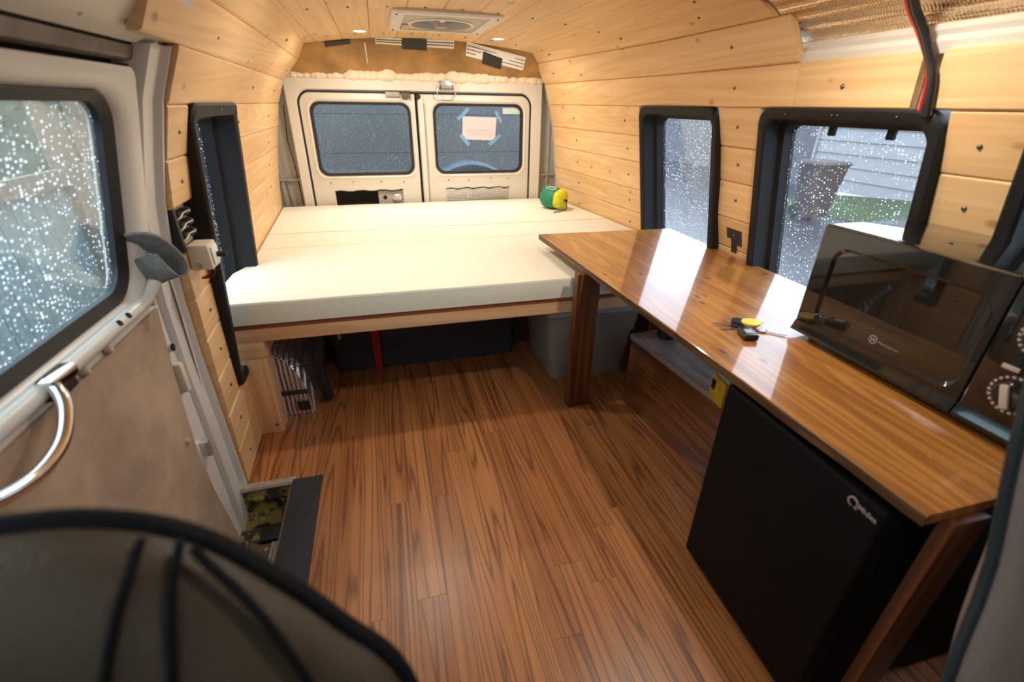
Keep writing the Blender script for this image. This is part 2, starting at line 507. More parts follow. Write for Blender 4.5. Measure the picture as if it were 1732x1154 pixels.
def smooth_path(pts, n=6, closed=False):
    P = [Vector(p) for p in pts]
    out = []
    k = len(P)
    rng = range(k) if closed else range(k - 1)
    for i in rng:
        g = (lambda j: P[j % k]) if closed else (lambda j: P[max(0, min(k - 1, j))])
        p0, p1, p2, p3 = g(i - 1), g(i), g(i + 1), g(i + 2)
        for s in range(n):
            t = s / n
            out.append(0.5 * ((2 * p1) + (-p0 + p2) * t + (2 * p0 - 5 * p1 + 4 * p2 - p3) * t * t + (-p0 + 3 * p1 - 3 * p2 + p3) * t ** 3))
    if not closed:
        out.append(P[-1])
    return out

def add_tube(bm, path, rad, n=8, closed=False, flat=None):
    path = [Vector(p) for p in path]
    rings = []
    k = len(path)
    ref = None
    for i, p in enumerate(path):
        a = path[(i - 1) % k] if (closed or i > 0) else p
        c = path[(i + 1) % k] if (closed or i < k - 1) else p
        t = (c - a).normalized()
        if ref is None:
            ref = t.orthogonal().normalized() if flat is None else Vector(flat)
        nrm = (ref - t * ref.dot(t)).normalized()
        ref = nrm if flat is None else ref
        bn = t.cross(nrm)
        r = rad(i / (k - 1)) if callable(rad) else rad
        ra, rb = (r if isinstance(r, tuple) else (r, r))
        rings.append([bm.verts.new(p + nrm * (math.cos(2 * math.pi * j / n) * ra) + bn * (math.sin(2 * math.pi * j / n) * rb)) for j in range(n)])
    m = k if closed else k - 1
    for i in range(m):
        A, B = rings[i], rings[(i + 1) % k]
        for j in range(n):
            bm.faces.new((A[j], A[(j + 1) % n], B[(j + 1) % n], B[j]))
    if not closed:
        bm.faces.new(rings[0][::-1])
        bm.faces.new(rings[-1])

def tube(name, path, rad, mat, parent=None, n=8, closed=False, flat=None):
    bm = bmesh.new()
    add_tube(bm, path, rad, n, closed, flat)
    return from_bm(name, bm, mat, parent, smooth=True)

def add_lathe(bm, prof, T, n=24):
    rings = []
    for r, h in prof:
        if r < 1e-6:
            rings.append([bm.verts.new(T @ Vector((0, 0, h)))])
        else:
            rings.append([bm.verts.new(T @ Vector((r * math.cos(2 * math.pi * j / n), r * math.sin(2 * math.pi * j / n), h))) for j in range(n)])
    for A, B in zip(rings, rings[1:]):
        for j in range(n):
            a, b, c, d = A[j % len(A)], A[(j + 1) % len(A)], B[(j + 1) % len(B)], B[j % len(B)]
            q = []
            for v in (a, b, c, d):
                if v not in q:
                    q.append(v)
            if len(q) > 2:
                bm.faces.new(q)
    for Rg in (rings[0], rings[-1]):
        if len(Rg) > 2:
            bm.faces.new(Rg)

def lathe(name, prof, T, mat, parent=None, n=24):
    bm = bmesh.new()
    add_lathe(bm, prof, T, n)
    return from_bm(name, bm, mat, parent, smooth=True)

def frame_to(origin, zaxis, xhint=(1, 0, 0)):
    z = Vector(zaxis).normalized()
    x = Vector(xhint)
    x = (x - z * x.dot(z))
    if x.length < 1e-4:
        x = z.orthogonal()
    x.normalize()
    y = z.cross(x)
    T = Matrix((x, y, z)).transposed().to_4x4()
    T.translation = Vector(origin)
    return T

def rr(u0, u1, v0, v1, r, n=6):
    """rounded rectangle loop, the same count for every radius"""
    pts = []
    r = max(1e-4, min(r, (u1 - u0) / 2 - 1e-4, (v1 - v0) / 2 - 1e-4))
    for cu, cv, a0 in ((u1 - r, v1 - r, 0), (u0 + r, v1 - r, 90), (u0 + r, v0 + r, 180), (u1 - r, v0 + r, 270)):
        for i in range(n + 1):
            a = math.radians(a0 + 90 * i / n)
            pts.append((cu + r * math.cos(a), cv + r * math.sin(a)))
    return pts

def loft(name, loops, mat, parent=None, cap0=False, cap1=False, smooth=True, close=False):
    """loops of 3D points of equal count joined by quads"""
    bm = bmesh.new()
    R = [[bm.verts.new(p) for p in lp] for lp in loops]
    n = len(R[0])
    pairs = list(zip(R, R[1:]))
    if close:
        pairs.append((R[-1], R[0]))
    for A, B in pairs:
        for j in range(n):
            bm.faces.new((A[j], A[(j + 1) % n], B[(j + 1) % n], B[j]))
    if cap0:
        bm.faces.new(R[0])
    if cap1:
        bm.faces.new(R[-1])
    return from_bm(name, bm, mat, parent, smooth=smooth)

def pane(name, loop2, mp, d_in, d_out, wet, parent):
    """a sheet of glass: clear inner face and rim, rain drops on the outer face"""
    n = len(loop2)
    cu = sum(p[0] for p in loop2) / n
    cv = sum(p[1] for p in loop2) / n
    sc = lambda k: [(cu + (u - cu) * k, cv + (v - cv) * k) for u, v in loop2]
    ks = (1.0, .8, .6, .4, .2, .02)
    loops = [mp(sc(k), d_in) for k in reversed(ks)] + [mp(sc(k), d_out) for k in ks]
    bm = bmesh.new()
    R = [[bm.verts.new(p) for p in lp] for lp in loops]
    for i, (A, B) in enumerate(zip(R, R[1:])):
        for j in range(n):
            f = bm.faces.new((A[j], A[(j + 1) % n], B[(j + 1) % n], B[j]))
            f.material_index = 1 if i >= len(ks) else 0
    bm.faces.new(R[0])
    bm.faces.new(R[-1]).material_index = 1
    return from_bm(name, bm, ['glass_clear', wet], parent)

def text_mesh(name, body, size, T, mat, parent=None, depth=0.0008, align='LEFT', shear=0.0, bold=0.0):
    cu = bpy.data.curves.new(name, 'FONT')
    cu.body = body
    cu.size = size
    cu.extrude = depth
    cu.offset = bold
    cu.shear = shear
    cu.align_x = align
    cu.resolution_u = 3
    tmp = bpy.data.objects.new(name + '_tmp', cu)
    COL.objects.link(tmp)
    dg = bpy.context.evaluated_depsgraph_get()
    me = bpy.data.meshes.new_from_object(tmp.evaluated_get(dg))
    bpy.data.objects.remove(tmp)
    bpy.data.curves.remove(cu)
    me.transform(T)
    me.materials.clear()
    return link(name, me, mat, parent)

def tag(o, label, cat, group=None, kind=None):
    o['label'] = label
    o['category'] = cat
    if group:
        o['group'] = group
    if kind:
        o['kind'] = kind
    return o

def struct(o, label=None, cat=None):
    o['kind'] = 'structure'
    if label:
        o['label'] = label
    if cat:
        o['category'] = cat
    return o

def empty(name, loc=(0, 0, 0)):
    o = bpy.data.objects.new(name, None)
    o.empty_display_size = 0.05
    o.location = loc
    COL.objects.link(o)
    return o

def adopt(root):
    """keep world-space meshes in place under an Empty that stands at the thing's base"""
    inv = Matrix.Translation(root.location).inverted()
    for c in root.children:
        c.matrix_parent_inverse = inv

def lerp(a, b, t):
    return a + (b - a) * t

def interp(tab, z):
    if z <= tab[0][0]:
        return tab[0][1]
    for (z0, x0), (z1, x1) in zip(tab, tab[1:]):
        if z <= z1:
            return lerp(x0, x1, (z - z0) / (z1 - z0))
    (z0, x0), (z1, x1) = tab[-2], tab[-1]
    return x1 + (x1 - x0) / (z1 - z0) * (z - z1)

# ------------------------------------------------------------------ the shape of the van
Y_REAR = 2.85
PR_REAR = [(0, 1.03), (.44, 1.055), (.555, 1.048), (.66, 1.036), (.78, 1.022), (.887, 1.006), (1.0, .976), (1.104, .943), (1.203, .889), (1.255, .833)]
PR_NEAR = [(0, 1.15), (.44, 1.185), (.555, 1.17), (.66, 1.14), (.78, 1.12), (.887, 1.095), (1.0, 1.058), (1.104, 1.046), (1.203, .985), (1.255, .88)]
PL_REAR = [(0, -.53), (.44, -.56), (.545, -.552), (.65, -.538), (.753, -.523), (.871, -.499), (.993, -.471), (1.095, -.428), (1.186, -.343), (1.255, -.297)]
PL_NEAR = [(0, -.475), (.39, -.467), (.59, -.460), (.70, -.458), (.80, -.447), (.89, -.431), (.98, -.405), (1.087, -.355), (1.186, -.300), (1.255, -.235)]

def XR(y, z):
    t = min(1.0, max(0.0, (Y_REAR - y) / 1.15))
    return lerp(interp(PR_REAR, z), interp(PR_NEAR, z), t)

def XL(y, z):
    t = (Y_REAR - y) / (Y_REAR - 1.18)
    t = min(1.25, max(-0.1, t))
    return lerp(interp(PL_REAR, z), interp(PL_NEAR, z), t)

def zceil(x):
    return 1.287 - 0.13 * (x - 0.26) ** 2

def board(parent, y0, y1, z0, z1, surf, side, mat='pine', t=0.018, name='board', gap=0.0006):
    """a tongue-and-groove board on a side wall; side +1 grows outwards to +x"""
    ys = [y0] + [k for k in (1.7,) if y0 + .01 < k < y1 - .01] + [y1]
    z0 += gap
    z1 -= gap
    c = 0.0035
    prof = [(0, z0 + c), (0, z1 - c), (c, z1), (t, z1), (t, z0), (c, z0)]
    loops = []
    for y in ys:
        loops.append([(surf(y, z) + side * o, y, z) for o, z in prof])
    return loft(name, loops, mat, parent, cap0=True, cap1=True, smooth=False)

_screw = None
def screw(parent, p, nrm, r=0.0042):
    """domed screw head, seated on the board"""
    global _screw
    if _screw is None:
        bm = bmesh.new()
        add_lathe(bm, [(0.0, 0.0030), (0.55, 0.0026), (0.9, 0.0012), (1.0, -0.0006)], Matrix.Diagonal((1, 1, 1, 1)), 10)
        bmesh.ops.scale(bm, vec=(0.0042, 0.0042, 1), verts=bm.verts)
        bmesh.ops.recalc_face_normals(bm, faces=bm.faces)
        _screw = bpy.data.meshes.new('screw')
        bm.to_mesh(_screw)
        bm.free()
        _screw.materials.append(M['screw'])
        for q in _screw.polygons:
            q.use_smooth = True
    o = bpy.data.objects.new('screw', _screw)
    COL.objects.link(o)
    o.parent = parent
    o.matrix_local = frame_to(p, nrm, (0, 1, 0)) @ Matrix.Diagonal((r / .0036, r / .0036, 1.4, 1))
    return o

def wall_nrm(surf, y, z, side):
    dz = (surf(y, z + .02) - surf(y, z - .02)) / .04
    return Vector((-side, 0, side * dz))

def wall_screw(parent, surf, side, y, z, r=0.0042):
    screw(parent, (surf(y, z), y, z), wall_nrm(surf, y, z, side), r)

# ------------------------------------------------------------------ floor
def build_floor():
    fl = raw('floor', [(-.36, -.9, -.03), (1.25, -.9, -.03), (1.25, 3.0, -.03), (-.60, 3.0, -.03), (-.60, 1.16, -.03), (-.36, 1.16, -.03),
                       (-.36, -.9, -.009), (1.25, -.9, -.009), (1.25, 3.0, -.009), (-.60, 3.0, -.009), (-.60, 1.16, -.009), (-.36, 1.16, -.009)],
             [(0, 1, 2, 3, 4, 5), (6, 7, 8, 9, 10, 11), (0, 1, 7, 6), (1, 2, 8, 7), (2, 3, 9, 8), (3, 4, 10, 9), (4, 5, 11, 10), (5, 0, 6, 11)], 'body_dark')
    struct(fl)
    w = 0.066
    rnd = random.Random(3)
    # ends of some boards are placed where the photograph shows them
    fixed = {0: [.69, 1.48], 1: [.99, 1.6], 2: [1.17, 2.2], 5: [.695, 1.9], 9: [1.19, 2.1], -1: [.99, 1.9]}
    x0 = -0.024
    for i in range(-9, 18):
        a, b = x0 + i * w, x0 + (i + 1) * w
        if a < -.56 or b > 1.17:
            continue
        lo = 1.162 if a < -.355 else -.25
        cuts = fixed.get(i)
        if cuts is None:
            s = rnd.uniform(.35, .95)
            cuts = [s, s + rnd.uniform(.7, 1.0), s + rnd.uniform(1.5, 1.9)]
        ys = [lo] + [c for c in cuts if lo + .1 < c < 2.8] + [2.9]
        for s, e in zip(ys, ys[1:]):
            bm = bmesh.new()
            add_box(bm, a + .0003, b - .0003, s + .0003, e - .0003, -.009, -.0002 * (len(ys) % 2))
            from_bm('plank', bm, 'floor', fl)
build_floor()

# ------------------------------------------------------------------ right wall
WIN_R = [(1.425, 1.915), (.735, 1.243), (.10, .603)]
WR_Z0, WR_Z1 = .330, 1.002
ROWS_R = [0, .11, .22, .33, .447, .555, .661, .78, .887, 1.001, 1.104]

def spans(y0, y1, cuts):
    out, s = [], y0
    for a, b in sorted(cuts):
        if b <= s or a >= y1:
            continue
        if a > s:
            out.append((s, a))
        s = max(s, b)
    if s < y1:
        out.append((s, y1))
    return out

def build_right_wall():
    # body shell behind the boards, with the window openings
    bm = bmesh.new()
    rows = ROWS_R + [1.203, 1.255]
    def skin(y0, y1, z0, z1, o=.024):
        n = max(1, int((y1 - y0) / .4))
        for k in range(n):
            a, b = lerp(y0, y1, k / n), lerp(y0, y1, (k + 1) / n)
            bm.faces.new([bm.verts.new((XR(y, z) + o, y, z)) for y, z in ((a, z0), (b, z0), (b, z1), (a, z1))])
    for z0, z1 in zip(rows, rows[1:]):
        inwin = z0 >= .32 and z1 <= 1.002
        for a, b in spans(-.9, 3.0, [(p + .006, q - .006) for p, q in WIN_R] if inwin else []):
            skin(max(a, 1.13) if z0 > 1.1 else a, b, z0, z1)
    wall = from_bm('wall_right', bm, 'paint', None, recalc=False)
    struct(wall)
    def rows_screws(b, y, z0, z1, r=.0042):
        wall_screw(b, XR, 1, y, (z0 + z1) / 2 + random.uniform(-.006, .006), r)
    for z0, z1 in zip(ROWS_R, ROWS_R[1:]):
        if z0 >= .32 and z1 <= 1.002:
            for a, b in spans(-.1, Y_REAR, WIN_R):
                bd = board(wall, a, b, z0, z1, XR, 1)
                if b - a > .6:
                    rows_screws(bd, 2.55, z0, z1)
                    rows_screws(bd, 2.04, z0, z1)
                    if z0 < .9:
                        pass
                elif b - a > .1:
                    rows_screws(bd, (a + b) / 2 + .005, z0, z1, .0046)
        elif z1 < .34:
            board(wall, 1.25, Y_REAR, z0, z1, XR, 1)
            board(wall, -.1, 1.25, z0, z1, XR, 1)
        else:   # the long row above the windows
            bd = board(wall, 1.122, Y_REAR, z0, z1, XR, 1)
            for y in (2.62, 2.12, 1.36):
                rows_screws(bd, y, z0, z1)
            bd = board(wall, .817, 1.1205, z0, z1, XR, 1)
            rows_screws(bd, .985, z0, z1, .005)
            bd = board(wall, -.1, .776, z0, z1, lambda y, z: XR(y, z) - .004, 1)
            rows_screws(bd, .30, z0, z1, .005)
    # the two sloping rows under the roof end earlier
    for z0, z1, ye in ((1.104, 1.203, 1.128), (1.203, 1.2555, 1.172)):
        bd = board(wall, ye, Y_REAR, z0, z1, XR, 1, t=.02)
        if z1 < 1.21:
            for y in (2.68, 1.36):
                rows_screws(bd, y, z0, z1)
        else:
            for y in (2.6, 1.9, 1.42):
                rows_screws(bd, y, z0, z1)
    # the row of screws half hidden at the top
    return wall
wall_right = build_right_wall()

def build_window(name, surf, side, y0, y1, z0, z1, gmat, depth=.075, border=.030, proud=.012, latches=(), rad=.05, label=None):
    """moulded black inner frame with a deep reveal and a pane at its outer end"""
    root = empty(name, (surf((y0 + y1) / 2, z0), (y0 + y1) / 2, z0))
    struct(root)
    def mp(loop, o):
        return [(surf(y, z) + side * o, y, z) for y, z in loop]
    o1 = rr(y0, y1, z0, z1, rad)
    o2 = rr(y0 + .006, y1 - .006, z0 + .006, z1 - .006, rad)
    i1 = rr(y0 + border - .005, y1 - border + .005, z0 + border - .005, z1 - border + .005, rad * .7)
    i2 = rr(y0 + border, y1 - border, z0 + border, z1 - border, rad * .7)
    i3 = rr(y0 + border + .012, y1 - border - .012, z0 + border + .012, z1 - border - .012, rad * .7)
    fr = loft('window_frame', [mp(o1, .022), mp(o1, -proud * .5), mp(o2, -proud), mp(i1, -proud), mp(i2, -proud * .6), mp(i2, depth * .55),
                               mp(i3, depth * .6), mp(i3, depth + .01), mp(o1, depth + .01), mp(o1, .022)], 'black_plastic', root)
    pane('pane', i3, mp, depth - .004, depth, gmat, root)
    for ly in latches:
        lz = z1 - border - .022
        x = surf(ly, lz) + side * (depth - .012)
        box('latch', min(x, x + side * .010), max(x, x + side * .010), ly - .010, ly + .010, lz - .012, lz + .014, 'black_plastic', root, bevel=.003)
        for sy in (-.012, .012):
            screw(fr, (surf(ly + sy * 6, z1 - border * .5) - side * proud, ly + sy * 6, z1 - border * .5), (-side, 0, 0), .0028)
    adopt(root)
    return root
build_window('window_1', XR, 1, *WIN_R[0], WR_Z0, WR_Z1, 'glass_right', latches=(1.52,))
build_window('window_2', XR, 1, *WIN_R[1], WR_Z0, WR_Z1, 'glass_right', latches=(1.06, .90))
build_window('window_3', XR, 1, *WIN_R[2], WR_Z0, WR_Z1, 'glass_right')

# ------------------------------------------------------------------ left wall behind the sliding door
WIN_L = (1.315, 1.800)
WL_Z0, WL_Z1 = .238, .994
ROWS_L = [0, .12, .237, .350, .465, .575, .685, .785, .885, .990, 1.095]

def build_left_wall():
    bm = bmesh.new()
    rows = ROWS_L + [1.186, 1.255]
    for z0, z1 in zip(rows, rows[1:]):
        inwin = z0 >= .23 and z1 <= .995
        for a, b in spans(1.15, 3.0, [(WIN_L[0] + .006, WIN_L[1] - .006)] if inwin else []):
            n = max(1, int((b - a) / .3))
            for k in range(n):
                ya, yb = lerp(a, b, k / n), lerp(a, b, (k + 1) / n)
                bm.faces.new([bm.verts.new((XL(y, z) - .03, y, z)) for y, z in ((ya, z0), (yb, z0), (yb, z1), (ya, z1))])
    wall = from_bm('wall_left', bm, 'paint', None, recalc=False)
    struct(wall)
    for i, (z0, z1) in enumerate(zip(ROWS_L, ROWS_L[1:])):
        inwin = z0 >= .23 and z1 <= .995
        if inwin:
            if abs(z0 - .685) > .01:      # this short board is missing: the terminals sit in its place
                bd = board(wall, 1.18, WIN_L[0], z0, z1, XL, -1, t=.022)
                wall_screw(bd, XL, -1, 1.255, (z0 + z1) / 2, .0046)
            bd = board(wall, WIN_L[1], Y_REAR, z0, z1, XL, -1)
            for y in (1.875, 2.52):
                wall_screw(bd, XL, -1, y, (z0 + z1) / 2 + random.uniform(-.006, .006))
        else:
            bd = board(wall, 1.18, Y_REAR, z0, z1, XL, -1, t=.022)
            for y in ((2.05, 2.58) if z0 > .9 else (1.26,)):
                wall_screw(bd, XL, -1, y, (z0 + z1) / 2)
    for z0, z1, ye in ((1.095, 1.186, .985), (1.186, 1.2555, 1.0)):
        bd = board(wall, ye, Y_REAR, z0, z1, XL, -1, t=.022)
        for y in ((2.72, 2.1, 1.42) if z0 < 1.1 else (2.3,)):
            wall_screw(bd, XL, -1, y, lerp(z0, z1, .4), .005)
    return wall
wall_left = build_left_wall()
build_window('window_4', XL, -1, *WIN_L, WL_Z0, WL_Z1, 'glass_left', depth=.085, border=.032, rad=.035, latches=(1.5,))

# ------------------------------------------------------------------ ceiling
def build_ceiling():
    bm = bmesh.new()
    xs = [lerp(-.42, .97, k / 10) for k in range(11)]
    for a, b in zip(xs, xs[1:]):
        vs = [bm.verts.new((x, y, zceil(x) + .02 + o)) for o in (0, .01) for x, y in ((a, -.9), (b, -.9), (b, 2.97), (a, 2.97))]
        for f in ((0, 1, 2, 3), (4, 5, 6, 7), (0, 1, 5, 4), (1, 2, 6, 5), (2, 3, 7, 6), (3, 0, 4, 7)):
            bm.faces.new([vs[i] for i in f])
    ce = from_bm('ceiling', bm, 'paint', None)
    struct(ce)
    seams = [-.36, -.24, -.115, .010, .135, .260, .385, .510, .635, .760, .90]
    for a, b in zip(seams, seams[1:]):
        c = .003
        prof = [(a + .0005, .018), (a + .0005, c), (a + c, 0), (b - c, 0), (b - .0005, c), (b - .0005, .018)]
        loops = [[(x, y, zceil(x) + h) for x, h in prof] for y in (.35, 2.75)]
        if a < .1 < b or a < .2 < b or a < .3 < b or a < .4 < b:    # interrupted by the fan opening
            for y0, y1 in ((.35, 1.93), (2.37, 2.75)):
                bd = loft('board', [[(x, y, zceil(x) + h) for x, h in prof] for y in (y0, y1)], 'pine_ceiling', ce, True, True, smooth=False)
                m = (a + b) / 2
                screw(bd, (m, 2.575 if y1 > 2 else 1.895, zceil(m)), (0, 0, -1), .0048)
        else:
            bd = loft('board', loops, 'pine_ceiling', ce, True, True, smooth=False)
            m = min(.84, max(-.27, (a + b) / 2))
            for y in (2.575, 1.895, 1.3):
                screw(bd, (m, y, zceil(m)), (0, 0, -1), .0048)
    for a, b in ((.0105, .0875), (.4765, .5095)):
        prof = [(a, .018), (a, .003), (a + .003, 0), (b, 0), (b, .018)]
        loft('board', [[(x, y, zceil(x) + h) for x, h in prof] for y in (1.931, 2.369)], 'pine_ceiling', ce, True, True, smooth=False)
    return ce
build_ceiling()

# ------------------------------------------------------------------ rear end: body, header, two doors
YD = 2.90

def ring_xz(name, outer, inner, y_in, y_out, mat, parent=None):
    """flat panel in the x-z plane with an opening"""
    f = lambda lp, y: [(u, y, v) for u, v in lp]
    return loft(name, [f(outer, y_in), f(inner, y_in), f(inner, y_out), f(outer, y_out)], mat, parent, smooth=False, close=True)

def build_rear():
    # body metal around the doors
    bm = bmesh.new()
    def quad(*p):
        bm.faces.new([bm.verts.new(q) for q in p])
    y1 = 2.965
    quad((-.62, y1, -.03), (-.45, y1, -.03), (-.45, y1, 1.10), (-.62, y1, 1.10))
    quad((.94, y1, -.03), (1.14, y1, -.03), (1.14, y1, 1.10), (.94, y1, 1.10))
    quad((-.62, y1, 1.10), (1.14, y1, 1.10), (1.14, y1, 1.33), (-.62, y1, 1.33))
    quad((-.62, y1, -.03), (-.60, 2.80, -.03), (-.60, 2.80, 1.10), (-.62, y1, 1.10))
    quad((1.14, y1, -.03), (1.11, 2.80, -.03), (1.11, 2.80, 1.10), (1.14, y1, 1.10))
    # pressed ribs on the bare corner posts
    for xa, xb in ((-.555, -.535), (1.005, 1.025)):
        vs = add_box(bm, xa, xb, y1 - .012, y1 + .001, .2, 1.05)
    wall = from_bm('wall_rear', bm, 'paint_grey', None)
    struct(wall)
    box('ledge', -.60, -.45, 2.945, 2.962, .60, .612, 'paint_grey', wall, bevel=.003)
    box('ledge', .95, 1.10, 2.945, 2.962, .60, .612, 'paint_grey', wall, bevel=.003)
    tube('crack', [(-.47, 2.962, .98), (-.482, 2.962, .80), (-.470, 2.962, .70), (-.462, 2.962, .47)], .0022, 'black_void', wall, n=5)
    tube('crack', [(-.55, 2.955, .70), (-.515, 2.955, .45)], .0018, 'black_void', wall, n=5)
    # door frame
    fr = rr(-.447, .952, -.03, 1.115, .012)
    op = rr(-.392, .885, -.02, 1.055, .065)
    f3 = lambda lp, y: [(u, y, v) for u, v in lp]
    o2 = rr(-.440, .945, -.025, 1.108, .012)
    i2 = rr(-.398, .891, -.025, 1.061, .067)
    loft('door_frame', [f3(fr, YD + .012), f3(o2, YD), f3(i2, YD), f3(op, YD + .008), f3(op, YD + .06), f3(fr, YD + .06)], 'paint', wall, close=True)
    # rubber weatherstrip in the gap
    gap = rr(-.390, .883, -.02, 1.053, .064)
    gap2 = rr(-.382, .875, -.012, 1.045, .06)
    loft('weatherstrip', [f3(gap, YD + .006), f3(gap2, YD + .006), f3(gap2, YD + .05), f3(gap, YD + .05)], 'rubber', wall, close=True)
    box('pillar_gap', .2135, .2275, YD + .030, YD + .05, -.02, 1.05, 'rubber', wall)
    return wall
wall_rear = build_rear()

def build_rear_door(name, x0, x1, wx0, wx1, hx0, hx1, foil_mat, skew=0):
    root = empty(name, ((x0 + x1) / 2, YD, 0))
    struct(root)
    f3 = lambda lp, y: [(u, y, v) for u, v in lp]
    zs, ztop = .578, 1.044
    wz0, wz1 = .628, 1.002
    # upper half with the window opening: a raised lip round the glass
    outer = rr(x0, x1, zs, ztop, .05 if False else .004)
    oc = list(outer)
    a = rr(wx0 - .012, wx1 + .012, wz0 - .012, wz1 + .012, .055)
    b = rr(wx0, wx1, wz0, wz1, .05)
    # round the outer top corner of the leaf as in the opening
    def roundc(lp, xc, r):
        out = []
        for u, v in lp:
            out.append((u, v))
        return out
    loft('upper_panel', [f3(oc, YD + .010), f3(rr(wx0 - .026, wx1 + .026, wz0 - .026, wz1 + .022, .06), YD + .010), f3(a, YD + .003), f3(b, YD + .010),
                         f3(b, YD + .045), f3(oc, YD + .045)], 'paint', root, close=True)
    # lower half with the cut-out for the latch gear
    lo = rr(x0, x1, 0.0, zs - .0005, .004)
    ho = rr(hx0, hx1, .27, .542, .012)
    loft('lower_panel', [f3(lo, YD + .010), f3(ho, YD + .010), f3(ho, YD + .03), f3(lo, YD + .045)], 'paint', root, close=True)
    if foil_mat == 'foil':
        box('foil_panel', hx0 - .01, hx1 + .01, YD + .022, YD + .028, .26, .56, 'foil', root)
        tube('cut_edge', [(lerp(hx0, hx1, k / 12), YD + .008, .542 + .004 * math.sin(k * 2.1)) for k in range(13)], .003, 'black_void', root, n=5)
    else:
        box('cavity', hx0 - .01, hx1 + .01, YD + .046, YD + .05, .26, .56, 'black_void', root)
        box('latch_plate', lerp(hx0, hx1, .62), hx1 + .035, YD + .02, YD + .026, .30, .538, 'paint_grey', root, bevel=.003)
        lathe('latch_hole', [(0, .001), (.011, .001), (.013, -.002)], frame_to((lerp(hx0, hx1, .72), YD + .0195, .50), (0, -1, 0)), 'black_void', root, 14)
        lathe('latch_boss', [(0, .008), (.022, .006), (.03, 0)], frame_to((lerp(hx0, hx1, .9), YD + .0195, .49), (0, -1, 0)), 'zinc', root, 18)
        tube('cut_edge', [(lerp(hx0, hx1, k / 12), YD + .008, .542 + .004 * math.sin(k * 1.7)) for k in range(13)], .003, 'black_void', root, n=5)
    # seal and glass
    s0 = rr(wx0 + .001, wx1 - .001, wz0 + .001, wz1 - .001, .05)
    s1 = rr(wx0 + .014, wx1 - .014, wz0 + .014, wz1 - .014, .043)
    loft('window_seal', [f3(s0, YD + .004), f3(s1, YD + .006), f3(s1, YD + .03), f3(s0, YD + .03)], 'rubber', root, close=True)
    pane('pane', rr(wx0 + .012, wx1 - .012, wz0 + .012, wz1 - .012, .045), f3, YD + .018, YD + .022, 'glass_rear', root)
    if foil_mat == 'foil':
        box('meeting_flange', x0 + .003, x0 + .030, YD + .001, YD + .0098, .0, 1.030, 'paint', root, bevel=.003)
        box('meeting_bead', x0 + .034, x0 + .040, YD + .006, YD + .0098, .0, 1.0, 'paint_grey', root, bevel=.001)
    # rust-stained holes under the window
    for k in range(4):
        u = lerp(wx0, wx1, .12 + .24 * k) + random.uniform(-.02, .02)
        lathe('trim_hole', [(0, .001), (.0035, .001), (.006, 0)], frame_to((u, YD + .0098, .592 + random.uniform(-.012, .008)), (0, -1, 0)), 'hardboard', root, 8)
    adopt(root)
    return root
dl = build_rear_door('door_2', -.384, .213, -.337, .186, -.273, .108, 'dark')
dr = build_rear_door('door_3', .228, .876, .310, .836, .362, .756, 'foil')
# latch gear at the top of the meeting edges
box('top_catch', .06, .135, YD - .006, YD + .012, 1.030, 1.052, 'paint_grey', wall_rear, bevel=.003)
box('top_catch', .145, .190, YD - .012, YD + .010, 1.022, 1.050, 'step_dark', wall_rear, bevel=.004)
lathe('top_bumper', [(0, .014), (.012, .013), (.015, .004), (.014, 0)], frame_to((.233, YD + .012, 1.03), (0, -1, 0)), 'rubber', wall_rear, 14)

